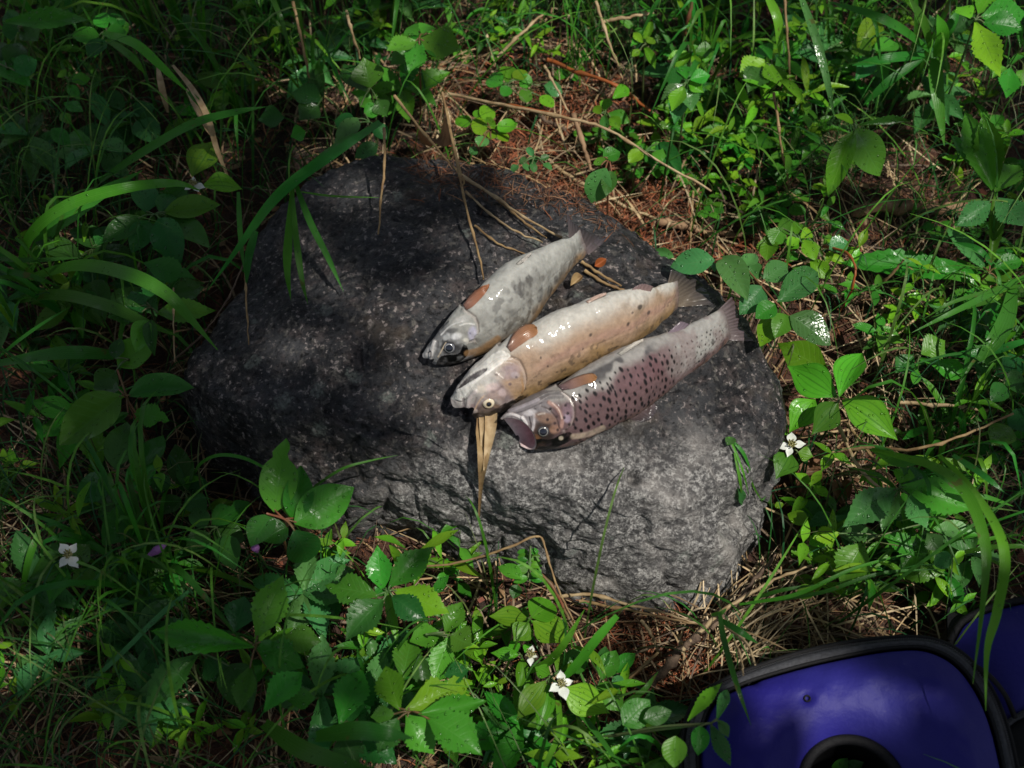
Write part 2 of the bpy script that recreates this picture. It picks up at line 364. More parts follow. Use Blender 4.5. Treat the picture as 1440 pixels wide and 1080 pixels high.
vcs = t.n('SeparateColor'); t.l(vo.outputs['Color'], vcs.inputs[0])
li = t.math('MULTIPLY', t.ramp(t.math('ADD', vo.outputs['Distance'], t.math('MULTIPLY', g2, .6)), [(.52, (1, 1, 1)), (.60, (0, 0, 0))]), t.math('LESS_THAN', vcs.outputs[0], .16))
c = t.mix(t.math('MULTIPLY', li, t.ramp(g1, [(.36, (.0, .0, .0)), (.62, (.75, .75, .75))])), c, (.190, .215, .190, 1))
br_ = t.ramp(t.noise(17, 4, p_), [(.60, (0, 0, 0)), (.72, (.6, .6, .6))]); c = t.mix(t.math('MULTIPLY', br_, t.math('SUBTRACT', 1.0, ba_)), c, (.085, .062, .040, 1))
rg = t.math('ADD', .34, t.math('MULTIPLY', ba_, .26)); rg = t.math('ADD', rg, t.math('MULTIPLY', g2, .18))
t.set(Base_Color=c, Roughness=rg, Normal=t.bump(g1, .9, .0024, t.bump(g2, .9, .005, t.bump(g4, .6, .006))))
t.b.inputs['Specular IOR Level'].default_value = .28
rock = tag(obj('boulder', rme, t.m), 'big dark grey granite boulder with lichen carrying the three fish', 'boulder')
ROCK = BVHTree.FromPolygons([tuple(v) for v in RV], [tuple(f) for f in RF])
def rz(x, y):
    h = ROCK.ray_cast(Vector((x, y, .5)), Vector((0, 0, -1)))
    g = float(gz(x, y)[0]); return max(g, h[0].z) if h[0] else g
def in_rock(x, y, m=.01):
    a = np.arctan2(y - RC[1], x - RC[0]); return np.hypot(x - RC[0], y - RC[1]) < np.interp(a, ang, Rb, period=2 * np.pi) + m
def S(px, py, dz=0.0):
    """point on whatever surface (boulder or ground) the line of sight meets"""
    d_ = ray(px, py); h = ROCK.ray_cast(CAM, d_); g = G(px, py)
    q = h[0] if h[0] is not None and (h[0] - CAM).length < (g - CAM).length else g
    q = q.copy(); q.z += dz; return q

# ------------------------------------------------------------------ trout
def fish_mat():
    t = NT('trout_skin'); a = t.n('Attribute', attribute_name='pigment'); geo = t.n('NewGeometry'); p_ = geo.outputs['Position']
    n1, n2 = t.noise(220, 4, p_, .6), t.noise(70, 4, p_)
    c = t.mix(1.0, a.outputs['Color'], t.ramp(n1, [(.3, (.80, .80, .80)), (.7, (1.12, 1.12, 1.12))]), 'MULTIPLY')
    vo = t.n('TexVoronoi', i_Scale=900.0, feature='DISTANCE_TO_EDGE'); t.l(p_, vo.inputs['Vector'])
    b = t.bump(vo.outputs['Distance'], .45, .0006, t.bump(n1, .45, .0012, t.bump(n2, .3, .0018)))
    t.set(Base_Color=c, Roughness=t.math('ADD', .40, t.math('MULTIPLY', n1, .30)), Normal=b)
    t.b.inputs['Specular IOR Level'].default_value = .12
    t.b.inputs['Coat Weight'].default_value = .28; t.b.inputs['Coat Roughness'].default_value = .10
    t.b.inputs['Subsurface Weight'].default_value = .06; t.b.inputs['Subsurface Radius'].default_value = (.004, .002, .001); t.b.inputs['Subsurface Scale'].default_value = .5
    return t.m
M['fish'] = fish_mat()
def fin_mat(name, alpha):
    t = NT(name); a = t.n('Attribute', attribute_name='pigment'); t.set(Base_Color=a.outputs['Color'], Roughness=.35)
    t.b.inputs['Coat Weight'].default_value = .4; t.b.inputs['Coat Roughness'].default_value = .2
    t.b.inputs['Alpha'].default_value = alpha
    return t.m
M['fin'] = fin_mat('fin_skin', .93); M['tailfin'] = fin_mat('tail_fin_skin', .80)
t = NT('fish_eye'); a = t.n('Attribute', attribute_name='pigment'); t.set(Base_Color=a.outputs['Color'], Roughness=.12); t.b.inputs['Coat Weight'].default_value = 1.0; t.b.inputs['Coat Roughness'].default_value = .03
M['eye'] = t.m

class Trout:
    NU, NT_ = 380, 190
    def __init__(s, up, lo, roll, kb, gape, jaw, gillpx, feats, label, seed, pig, wide=False, lift=0.0):
        s.seed = seed; NU, NTh = s.NU, s.NT_
        u0 = crom(up, 400); l0 = crom(lo, 400)
        def arc(A): q = np.concatenate([[0], np.cumsum(np.linalg.norm(np.diff(A, axis=0), axis=1))]); return q / q[-1]
        su = np.linspace(0, 1, NU); U = np.column_stack([np.interp(su, arc(u0), u0[:, k]) for k in (0, 1)]); Lw = np.column_stack([np.interp(su, arc(l0), l0[:, k]) for k in (0, 1)])
        Cc = (U + Lw) / 2; Tpx = np.gradient(Cc, axis=0); ker = np.hanning(61); ker /= ker.sum()
        Tpx = np.column_stack([np.convolve(np.pad(Tpx[:, k], 30, 'edge'), ker, 'valid') for k in (0, 1)]); Tpx /= np.linalg.norm(Tpx, axis=1)[:, None]
        half = np.abs((U - Lw)[:, 0] * -Tpx[:, 1] + (U - Lw)[:, 1] * Tpx[:, 0]) / 2
        half = np.maximum(np.convolve(np.pad(half, 8, 'edge'), np.ones(17) / 17, 'valid'), 3)
        zc = np.full(NU, .16)
        for it in range(4):
            c = np.array([[*P(Cc[i, 0], Cc[i, 1], zc[i])] for i in range(NU)])
            ker2 = np.hanning(41); ker2 /= ker2.sum()
            T = np.gradient(c, axis=0); T = np.column_stack([np.convolve(np.pad(T[:, k], 20, 'edge'), ker2, 'valid') for k in range(3)]); T /= np.linalg.norm(T, axis=1)[:, None]
            V = np.array(CAM) - c; dep = -(V @ np.array(FW)) * -1; V -= (V * T).sum(1)[:, None] * T; V /= np.linalg.norm(V, axis=1)[:, None]
            Dn = np.cross(V, T); dpx = (Lw - U); chk = Dn[:, 0] * dpx[:, 0] - (Dn @ np.array(UP)) * dpx[:, 1]
            Dn *= np.sign(np.median(chk)); 
            dep = (c - np.array(CAM)) @ np.array(FW); wv = half * dep / FPX
            f = roll; kk = np.interp(np.linspace(0, 1, NU), [0, .12, .3, .6, .85, 1], kb)
            L = math.cos(f) * V + math.sin(f) * Dn; D = -math.sin(f) * V + math.cos(f) * Dn
            a = wv / np.sqrt(math.cos(f) ** 2 + (kk * math.sin(f)) ** 2); b = kk * a
            he = np.sqrt((a * D[:, 2]) ** 2 + (b * L[:, 2]) ** 2)
            rr = np.array([rz(c[i, 0], c[i, 1]) for i in range(0, NU, 10)]); rr = np.interp(np.arange(NU), np.arange(0, NU, 10), rr)
            z = rr + he * .93 + lift; zc = np.polyval(np.polyfit(np.arange(NU), z, 3), np.arange(NU)) 
            zc = np.maximum(zc, .3 * z + .7 * zc)
        s.c, s.T, s.D, s.L, s.a, s.b = c, T, D, L, a, b
        s.len = np.linalg.norm(np.diff(c, axis=0), axis=1).sum()
        th = np.linspace(0, 2 * np.pi, NTh, endpoint=False)
        uu = np.linspace(0, 1, NU) ** 1.25                       # finer at the head
        lt = np.abs(((th + np.pi) % (2 * np.pi)) - np.pi); near = np.sin(th) > 0
        if wide: rim = np.where(near, gape * np.abs(np.sin(th)) ** .9, -.012 * np.abs(np.sin(th))) + jaw * (1 + np.cos(th)) / 2
        else: rim = jaw * sstep(2.15, 1.45, lt) + gape * np.exp(-((lt - 1.85) / .26) ** 2) * np.where(near, 1, .3)
        ss = uu[:, None] + rim[None] * (1 - np.clip(uu / .22, 0, 1))[:, None] ** 2
        s.S, s.TH = ss, np.tile(th, (NU, 1))
        def at(ss, tH, k=1.0):
            x = np.clip(ss, 0, 1) * (NU - 1); g = lambda A: np.stack([np.interp(x, np.arange(NU), A[:, q]) for q in range(3)], -1)
            aa, bb = np.interp(x, np.arange(NU), a), np.interp(x, np.arange(NU), b)
            ct, st_ = np.cos(tH), np.sin(tH)
            return g(c) + (aa * ct * k)[..., None] * g(D) + (bb * np.sign(st_) * np.abs(st_) ** .93 * k)[..., None] * g(L)
        s.at = at
        A = at(ss, s.TH)
        S_, H_ = ss, s.TH
        lat = np.abs(((H_ + np.pi) % (2 * np.pi)) - np.pi)         # 0 dorsal .. pi ventral, both flanks
        # sculpting along the normal (metres)
        def gau(x, w): return np.exp(-(x / w) ** 2)
        dd = np.zeros(S_.shape)
        dd += .00045 * fbm(A.reshape(-1, 3), 130, 3, seed).reshape(S_.shape) + .0017 * fbm(A.reshape(-1, 3), 30, 3, seed + 5).reshape(S_.shape) * sstep(.2, .3, S_)
        dd -= .0003 * gau(lat - 1.57, .03) * sstep(.28, .32, S_)
        N = grid_normals(np.swapaxes(A, 0, 1)); N = np.swapaxes(N, 0, 1)
        ctr = np.stack([np.interp(np.clip(S_, 0, 1) * (NU - 1), np.arange(NU), c[:, q]) for q in range(3)], -1)
        sg = np.sign(((A - ctr) * N).sum(-1)); sg[sg == 0] = 1; N = N * sg[..., None]
        A = A + N * dd[..., None]; s.A, s.N, s.lat = A, N, lat
        s.vis = ((np.array(CAM) - A) * N).sum(-1) > 0
        s.PX, s.PY = proj_np(A.reshape(-1, 3)); s.PX = s.PX.reshape(S_.shape); s.PY = s.PY.reshape(S_.shape)
        # gill cover: rear edge read from pixels, plate proud of the body behind it
        gq = [s.pst(*q) for q in gillpx]; gt = np.array([q[1] for q in gq]); gs = np.array([q[0] for q in gq]); od = np.argsort(gt)
        gill = np.interp(lat, gt[od], gs[od]); s.gill = gill; e = S_ - gill; on = sstep(gt.min() - .25, gt.min() + .05, lat) * sstep(gt.max() + .35, gt.max(), lat); s.gon = on
        rl = on * (.0015 * np.where(e < 0, np.exp(np.minimum(e, 0) / .040), -.55 * np.exp(-np.maximum(e, 0) / .016)))
        for (kind_, pts, wpx, col_, al, rel) in feats:
            if rel: rl = rl + rel * .001 * s.mask(kind_, pts, wpx)
        s.A = A = A + N * rl[..., None]; s.feats = feats
        s.root = empty('trout', Vector(c[NU // 2]) - Vector((0, 0, float(he[NU // 2]))), label, 'fish', 'trout laid side by side on the boulder')
        s.org = np.array(s.root.location)
        Cg = pig(s)
        Cg = mixc(Cg, (.05, .035, .03), .7 * on * np.exp(-((e - .004) / .005) ** 2)); Cg = mixc(Cg, (.50, .42, .38), .35 * on * np.exp(-((e + .006) / .005) ** 2))
        for (kind_, pts, wpx, col_, al, rel) in feats:
            if al: Cg = mixc(Cg, col_, al * np.clip(s.mask(kind_, pts, wpx) * (1 + .45 * nz(s, 170, 3)), 0, 1))
        Cg = mixc(Cg, (.13, .10, .10), .85 * sstep(.965, 1.0, S_))
        # mouth lining: rings from the lip inwards
        NI = 14; inner = []; icol = []
        for q in range(1, NI + 1):
            f = q / NI; sx = rim * (1 - f) + ((.125 if wide else .15 + .5 * gape)) * f ** 1.1; k = (1 - .09 * min(1, q / 2)) * (1 - .62 * f ** 2.2)
            inner.append(at(sx - (.004 if q == 1 else 0), th, k)); icol.append(np.tile(np.array((.74, .62, .60)) * (1 - .40 * f) * np.array((1, 1 - .55 * f, 1 - .45 * f)), (NTh, 1)))
        A2 = np.concatenate([np.array(inner)[::-1], A], 0); C2 = np.concatenate([np.array(icol)[::-1], Cg], 0)
        n = A2.shape[0]; Vv = A2.reshape(-1, 3) - s.org; F = grid_faces(n, NTh, True)
        Vv = np.vstack([Vv, A2[0].mean(0) - s.org, A2[-1].mean(0) - s.org]); k = np.arange(NTh); k2 = (k + 1) % NTh
        tri = np.vstack([np.stack([np.full(NTh, n * NTh), k, k2], -1), np.stack([np.full(NTh, n * NTh + 1), (n - 1) * NTh + k2, (n - 1) * NTh + k], -1)])
        me = mesh_np('trout_body', Vv, [F, tri]); set_col(me, np.vstack([C2.reshape(-1, 3), C2[0, 0], C2[-1, 0]]))
        obj('body', me, M['fish'], s.root)
    def st(s, px, py):
        d = (s.PX - px) ** 2 + (s.PY - py) ** 2 + 1e6 * ~s.vis; i = np.unravel_index(np.argmin(d), d.shape); return i
    def mask(s, kind_, pts, wpx):
        X, Y = s.PX, s.PY
        if kind_ == 'blob':
            (cx, cy), rx, ry, rot = pts, wpx[0], wpx[1], R(wpx[2] if len(wpx) > 2 else 0); u = (X - cx) * math.cos(rot) + (Y - cy) * math.sin(rot); v = -(X - cx) * math.sin(rot) + (Y - cy) * math.cos(rot)
            return sstep(1.25, .55, np.sqrt((u / rx) ** 2 + (v / ry) ** 2)) * s.vis
        if kind_ == 'poly':
            A_ = np.array(pts, float); return in_poly(X.ravel(), Y.ravel(), crom([tuple(q) for q in pts] + [tuple(pts[0])], 6 * len(pts))[:-1]).reshape(X.shape) * s.vis * 1.0
        Q = crom(pts, 8 * len(pts)) if len(pts) > 2 else np.array(pts, float); dmin = np.full(X.shape, 1e9)
        for (x0, y0), (x1, y1) in zip(Q[:-1], Q[1:]):
            L2 = (x1 - x0) ** 2 + (y1 - y0) ** 2 + 1e-9; t_ = np.clip(((X - x0) * (x1 - x0) + (Y - y0) * (y1 - y0)) / L2, 0, 1); dmin = np.minimum(dmin, (X - x0 - t_ * (x1 - x0)) ** 2 + (Y - y0 - t_ * (y1 - y0)) ** 2)
        h = wpx / 2; return sstep(h * 1.35, h * .5, np.sqrt(dmin)) * s.vis
    def pst(s, px, py): i = s.st(px, py); return s.S[i], s.TH[i]
    def eye(s, px, py, rpx, iris, pupil=.48, ring=None):
        i = s.st(px, py); n = Vector(s.N[i]); n = (n * .75 + (CAM - Vector(s.A[i])).normalized() * .25).normalized(); r = rpx * depth(Vector(s.A[i])) / FPX
        nu, nv = 22, 32; ph = np.linspace(0, np.pi * .62, nu); az = np.linspace(0, 2 * np.pi, nv, endpoint=False)
        V = np.stack([np.outer(np.sin(ph), np.cos(az)), np.outer(np.sin(ph), np.sin(az)), np.outer(np.cos(ph) * .62, np.ones(nv))], -1) * r
        rho = np.sin(ph)[:, None] * np.ones(nv); 
        C = np.where((rho < pupil)[..., None], np.array((.006, .008, .016)), np.array(iris)); C = np.where((rho > .90)[..., None], np.array((.02, .018, .016)), C)
        C = np.where(((rho > pupil) & (rho < pupil + .09))[..., None], np.array(ring or iris) * .9, C)
        me = mesh_np('trout_eye', V.reshape(-1, 3), grid_faces(nu, nv, True)); set_col(me, C.reshape(-1, 3))
        o = obj('eye', me, M['eye'], s.root); q = n.to_track_quat('Z', 'Y'); o.rotation_euler = q.to_euler()
        o.location = Vector(s.A[i]) - n * r * .22 - Vector(s.org)
    def fin(s, name, lead, trail, cols, lift, mat='fin', rays=9, base_lift=.0005):
        nu, nv = 22, rays * 6; Lq, Tq = crom(lead, nu), crom(trail, nu); V = np.empty((nu, nv, 3)); C = np.empty((nu, nv, 3)); rn = np.random.default_rng(s.seed + len(name))
        for i in range(nu):
            f = i / (nu - 1)
            for j in range(nv):
                g = j / (nv - 1); x, y = Lq[i] * (1 - g) + Tq[i] * g; k = s.st(x, y); q = Vector(s.A[k]); n = Vector(s.N[k]); r = ray(x, y); dn = r.dot(n)
                w_ = CAM + r * ((q - CAM).dot(n) / dn if abs(dn) > .3 else (q - CAM).length); h = base_lift + lift * f ** 1.3 * (.4 + .6 * math.sin(math.pi * (.15 + .7 * g))) + .00025 * math.sin(g * rays * 2 * math.pi)
                V[i, j] = w_ + n * h; cc = np.array(cols[0]) * (1 - f) + np.array(cols[1]) * f; C[i, j] = cc * (1 - .30 * (.5 - .5 * math.sin(g * rays * 2 * math.pi)) * (.4 + .6 * f)) * rn.uniform(.9, 1.1) * (1 - .45 * (g < .06) - .25 * max(0, .25 - f) * 4)
        s._solid(name, V, C, M[mat], .0004)
    def _solid(s, name, V, C, mat, th=.0007):
        nu, nv = V.shape[:2]; n = grid_normals(np.pad(V, ((1, 1), (1, 1), (0, 0)), 'edge'))[1:-1, 1:-1]
        n = np.where(np.isfinite(n), n, 0); n = n * np.sign(((np.array(CAM) - V) * n).sum(-1))[..., None]
        W = np.concatenate([V.reshape(-1, 3), (V - n * th).reshape(-1, 3)]) - s.org; F = grid_faces(nu, nv); m = nu * nv
        bd = np.concatenate([np.arange(nv), np.arange(1, nu) * nv + nv - 1, (nu - 1) * nv + np.arange(nv - 2, -1, -1), np.arange(nu - 2, 0, -1) * nv]); b2 = np.roll(bd, -1)
        me = mesh_np(name, W, [np.vstack([F, F[:, ::-1] + m, np.stack([bd, b2, b2 + m, bd + m], -1)])]); set_col(me, np.tile(C.reshape(-1, 3), (2, 1)))
        return obj(name, me, mat, s.root)
    def free_fin(s, name, b0, b1, trail, col0, col1, k, mat='tailfin', rays=12, rag=.06, tilt=0.0):
        """fan standing in the fish's median plane at station k, kept just clear of the boulder"""
        nv = rays * 4; nu = 16; tr2 = crom(trail, nv); rn = np.random.default_rng(s.seed + 3); V = np.empty((nu, nv, 3)); C = np.empty((nu, nv, 3)); c0, n0 = Vector(s.c[k]), Vector(s.L[k])
        n0 = (n0 + Vector(s.T[k]) * tilt).normalized()
        def onp(x, y):
            r = ray(x, y); dn = r.dot(n0); w_ = CAM + r * ((c0 - CAM).dot(n0) / dn); h = ROCK.ray_cast(CAM, r)
            if h[0] is not None and (h[0] - CAM).length < (w_ - CAM).length + .0012: w_ = h[0] - r * .0012
            return w_
        for j in range(nv):
            g = j / (nv - 1); rg_ = 1 - rag * rn.random() * (j % 3 == 0) - rag * .3 * rn.random()
            for i in range(nu):
                f = i / (nu - 1) * rg_; e_ = .5 + (g - .5) * (1 - .25 * math.sin(math.pi * f)) ; bx, by = b0[0] + (b1[0] - b0[0]) * g, b0[1] + (b1[1] - b0[1]) * g
                w_ = onp(bx + (tr2[j][0] - bx) * f, by + (tr2[j][1] - by) * f); V[i, j] = w_ + n0 * (.0004 * math.sin(g * rays * 2 * math.pi) * f)
                C[i, j] = (np.array(col0) * (1 - f) + np.array(col1) * f) * (1 - .28 * (math.sin(g * rays * 2 * math.pi) < 0) * f) * rn.uniform(.92, 1.08)
        s._solid(name, V, C, M[mat], .0004)

def mixc(a, b, f): f = np.asarray(f)[..., None]; return a * (1 - f) + np.asarray(b, float) * f
def nz(s, sc, seed, oct=3): return fbm(s.A.reshape(-1, 3), sc, oct, s.seed + seed).reshape(s.S.shape)
def blob(s, px, py, ds, dth, jit=.35, seed=1):
    S0, T0 = s.pst(px, py); e = np.sqrt(((s.S - S0) / ds) ** 2 + ((s.TH - T0) / dth) ** 2); return sstep(1.1, .6, e + jit * nz(s, 160, seed))
def head_common(s, C, eyepx, dark, top):
    S0, T0 = s.pst(*eyepx); e = np.sqrt(((s.S - S0) / .032) ** 2 + ((s.TH - T0) / .34) ** 2); C = mixc(C, dark, .75 * sstep(1.5, .9, e + .25 * nz(s, 200, 8)))
    return mixc(C, dark, .8 * sstep(top, top - .4, s.lat) * sstep(.30, .16, s.S))
def pig1(s):
    S_, lat = s.S, s.lat; C = np.zeros(S_.shape + (3,)) + np.array((.40, .40, .37))
    v = sstep(1.2, 2.6, lat + .25 * nz(s, 40, 1)); C = mixc(C, (.56, .56, .52), v)
    d = sstep(1.45, .7, lat + .3 * nz(s, 50, 2)); C = mixc(C, (.34, .20, .085), d * .9)
    for px, py, ds, dt, k in [(733,402,.030,.20,.8),(747,396,.024,.2,.8),(754,380,.018,.14,.7),(727,405,.02,.15,.5),(745,425,.03,.2,.8),(760,415,.028,.16,.7),(773,410,.02,.16,.7),(735,432,.03,.16,.6),(716,410,.02,.12,.35),(752,438,.03,.14,.55),(722,445,.03,.12,.45),(706,425,.03,.16,.5),(783,395,.02,.14,.6),(765,392,.016,.10,.5),(700,452,.03,.12,.5),(690,470,.025,.12,.45),(712,462,.03,.12,.5),(742,412,.02,.12,.6)]:
        C = mixc(C, (.085, .080, .078), blob(s, px, py, ds, dt * 1.1, .95, px) * k * np.clip(.75 + .8 * nz(s, 230, 12), 0, 1))
    C = mixc(C, (.10, .08, .06), sstep(.30, .55, nz(s, 230, 4)) * sstep(2.2, 1.0, lat) * sstep(.25, .4, S_) * .7); C = mixc(C, (.20, .19, .17), sstep(.05, .45, nz(s, 75, 14)) * sstep(2.7, 2.0, lat) * .45)
    hd = sstep(.23, .19, S_); C = mixc(C, (.28, .28, .29), hd * .8); C = mixc(C, (.62, .62, .62), hd * sstep(.1, .45, nz(s, 120, 5)) * .7); C = mixc(C, (.05, .05, .055), hd * sstep(.05, .45, nz(s, 95, 6)) * .75)
    C = mixc(C, (.55, .53, .52), sstep(.05, .02, S_) * .8)
    return head_common(s, C, (632, 489), (.018, .017, .018), .85)
def pig2(s):
    S_, lat = s.S, s.lat; C = np.zeros(S_.shape + (3,)) + np.array((.50, .345, .235))
    v = sstep(1.95, 2.75, lat + .22 * nz(s, 36, 1)); C = mixc(C, (.66, .635, .575), v)
    d = sstep(1.75, .9, lat + .3 * nz(s, 45, 2)); C = mixc(C, (.40, .255, .105), d * .9)
    C = mixc(C, (.52, .31, .25), .55 * np.exp(-((lat - 1.75 + .12 * nz(s, 40, 3)) / .16) ** 2) * sstep(.3, .4, S_))
    C = mixc(C, (.30, .22, .14), sstep(.1, .5, nz(s, 110, 4)) * sstep(.6, .85, S_) * .55)
    C = mixc(C, (.07, .055, .05), sstep(.46, .6, nz(s, 190, 5)) * sstep(2.2, 1.2, lat) * .6 * sstep(.22, .26, S_))
    for px, py, ds in [(831,471,.007),(820,490,.004),(890,440,.005),(900,432,.012),(883,455,.009),(760,503,.005),(770,515,.006),(912,440,.008)]:
        C = mixc(C, (.06, .05, .05), blob(s, px, py, ds, ds * 9, .3, px) * .8)
    hd = sstep(.225, .19, S_); C = mixc(C, (.42, .33, .32), hd * .8); C = mixc(C, (.62, .55, .52), hd * sstep(.0, .5, nz(s, 110, 6)) * .75); C = mixc(C, (.22, .16, .17), hd * sstep(.1, .5, nz(s, 90, 7)) * .7)
    C = mixc(C, (.68, .655, .61), sstep(.24, .17, S_) * sstep(1.9, 2.3, lat) * .95)
    C = mixc(C, (.60, .54, .51), sstep(.06, .02, S_) * .8)
    C = head_common(s, C, (688, 576), (.09, .065, .055), .75)
    return mixc(C, (.46, .42, .40), blob(s, 672, 560, .03, .25, .3, 2) * .6)
def pig3(s):
    S_, lat = s.S, s.lat; C = np.zeros(S_.shape + (3,)) + np.array((.205, .128, .132))
    C = mixc(C, (.245, .125, .142), .55 * np.exp(-((S_ - .62) / .2) ** 2) * np.exp(-((lat - 1.95) / .4) ** 2))
    v = sstep(2.10, 2.50, lat + .30 * nz(s, 45, 1) + .5 * sstep(.25, .35, S_) * sstep(.5, .4, S_) * .4); C = mixc(C, (.50, .485, .455), v * .9)
    tl = sstep(.66, .80, S_ + .05 * nz(s, 60, 9)); C = mixc(C, (.50, .485, .455), tl * sstep(.75, 1.35, lat + .2 * nz(s, 60, 2)))
    C = mixc(C, (.10, .095, .10), sstep(.0, .35, nz(s, 60, 3)) * sstep(2.25, 2.5, lat) * sstep(2.95, 2.75, lat) * sstep(.33, .38, S_) * sstep(.68, .6, S_) * .9)
    C = mixc(C, (.17, .095, .06), sstep(1.0, .4, lat) * .8)
    pass
    rn = np.random.default_rng(11); sp = []
    Lm = s.len; am = .024
    while len(sp) < 250:
        a_ = rn.uniform(.255, .97); t_ = rn.uniform(.25, 2.4 - .9 * max(0, a_ - .55))
        if all(((a_ - q[0]) * Lm) ** 2 + ((t_ - q[1]) * am) ** 2 > .0046 ** 2 for q in sp) or rn.random() < .004: sp.append((a_, t_, rn.uniform(.6, 1.25) * (1.0 if a_ < .72 else .6)))
    m = np.zeros(S_.shape)
    for a_, t_, r_ in sp:
        e = np.sqrt(((S_ - a_) * Lm / (.00120 * r_)) ** 2 + ((lat - t_ + (S_ - a_) * 4) * am / (.00205 * r_)) ** 2); m = np.maximum(m, sstep(1.25, .7, e))
    C = mixc(C, (.010, .008, .010), m)
    C = mixc(C, (.07, .06, .06), sstep(.35, .6, nz(s, 420, 5)) * tl * sstep(2.2, 1.2, lat) * .8); C = mixc(C, (.30, .22, .215), sstep(-.1, .4, nz(s, 60, 15)) * tl * .6)
    hd = sstep(.215, .175, S_); C = mixc(C, (.20, .135, .12), hd * .85); C = mixc(C, (.36, .16, .075), hd * sstep(-.1, .4, nz(s, 90, 6)) * sstep(2.0, 1.3, lat) * .8)
    C = mixc(C, (.33, .30, .31), hd * sstep(1.75, 2.2, lat)); C = mixc(C, (.12, .09, .10), hd * sstep(.1, .5, nz(s, 85, 7)) * .7)
    C = mixc(C, (.46, .40, .40), sstep(.085, .03, S_) * sstep(.8, 1.5, lat) * .85)
    return head_common(s, C, (764, 608), (.035, .022, .016), .95)

def dim(f, k):
    return lambda s: f(s) * k
H1 = [('blob',(603,495),(11,7,-40),(.60,.58,.56),.95,0), ('stroke',[(598,486),(612,470),(630,452)],2,(.04,.04,.045),.8,-.5), ('stroke',[(620,471),(634,458),(650,452)],2,(.58,.58,.57),.8,.4),
      ('blob',(650,449),(11,5,-10),(.46,.45,.43),.7,.3), ('blob',(636,465),(9,4,-10),(.06,.06,.062),.8,-.2), ('blob',(642,473),(8,5,-15),(.66,.66,.67),.85,.3), ('blob',(628,474),(6,4,-40),(.42,.43,.43),.7,0),
      ('blob',(664,468),(6,10,10),(.46,.44,.56),.85,.5), ('stroke',[(646,458),(656,455),(667,456)],1.6,(.7,.69,.66),.7,.3), ('blob',(661,468),(1.6,1.6,0),(.06,.06,.1),.8,0),
      ('stroke',[(611,480),(607,492),(606,506)],4.5,(.50,.48,.47),.9,1.0), ('blob',(615,485),(2.4,6,0),(.10,.095,.10),.85,-.5), ('stroke',[(601,497),(606,494),(606,503)],1.6,(.05,.04,.04),.7,-.8),
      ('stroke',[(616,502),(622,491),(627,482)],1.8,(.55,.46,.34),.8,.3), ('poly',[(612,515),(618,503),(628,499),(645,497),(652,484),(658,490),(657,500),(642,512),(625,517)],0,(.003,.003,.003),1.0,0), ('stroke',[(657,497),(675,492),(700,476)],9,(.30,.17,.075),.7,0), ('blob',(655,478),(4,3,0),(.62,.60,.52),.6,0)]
H2 = [('poly',[(633,560),(645,545),(668,520),(700,494),(718,500),(705,512),(690,523),(668,540),(655,556),(645,564)],0,(.66,.645,.60),.9,0), ('poly',[(642,546),(655,532),(672,521),(685,518),(677,527),(660,537),(647,546)],0,(.055,.045,.052),.92,-1.3),
      ('stroke',[(643,550),(663,539),(688,522),(704,511)],4,(.74,.72,.68),.8,.7), ('stroke',[(690,516),(704,507),(719,505)],1.5,(.72,.66,.60),.8,.4), ('stroke',[(697,517),(709,510),(722,511)],1.4,(.70,.62,.57),.7,.4), ('stroke',[(687,513),(700,504),(714,501)],1.3,(.40,.33,.30),.5,-.3),
      ('blob',(717,522),(16,12,-25),(.29,.23,.26),.7,0), ('blob',(704,528),(9,5,-35),(.40,.34,.30),.6,0), ('blob',(724,527),(7,5,0),(.42,.37,.40),.6,0), ('blob',(726,530),(2,1.8,0),(.08,.06,.08),.8,0), ('blob',(717,540),(2.6,2.2,0),(.10,.075,.09),.75,0), ('blob',(712,517),(6,3,0),(.2,.16,.18),.5,0),
      ('blob',(692,544),(12,6,-15),(.60,.47,.45),.75,.2), ('blob',(677,547),(7,7,0),(.55,.48,.40),.6,0), ('blob',(706,552),(6,6,0),(.46,.36,.36),.6,0), ('stroke',[(697,524),(708,532)],1.5,(.72,.64,.58),.7,.3), ('blob',(698,527),(3,2,0),(.12,.09,.08),.6,0),
      ('stroke',[(668,551),(660,562),(658,578)],6.5,(.40,.355,.345),.9,1.1), ('stroke',[(670,560),(667,570)],2.2,(.14,.11,.11),.7,-.5), ('stroke',[(651,562),(652,575),(655,582)],4,(.22,.19,.19),.8,-.6), ('stroke',[(640,563),(649,565),(656,560)],1.8,(.10,.08,.08),.6,-.6),  # second stroke paints the shadow line behind the maxilla
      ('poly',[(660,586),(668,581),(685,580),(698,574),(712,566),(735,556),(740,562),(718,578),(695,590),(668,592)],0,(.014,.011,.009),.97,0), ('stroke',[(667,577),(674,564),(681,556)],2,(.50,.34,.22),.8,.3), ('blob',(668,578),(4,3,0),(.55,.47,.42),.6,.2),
      ('stroke',[(733,533),(735,545),(733,552)],3,(.36,.20,.08),.7,0), ('blob',(698,571),(5,3,0),(.35,.22,.15),.5,0), ('blob',(682,580),(9,3,-5),(.07,.055,.045),.8,0)]
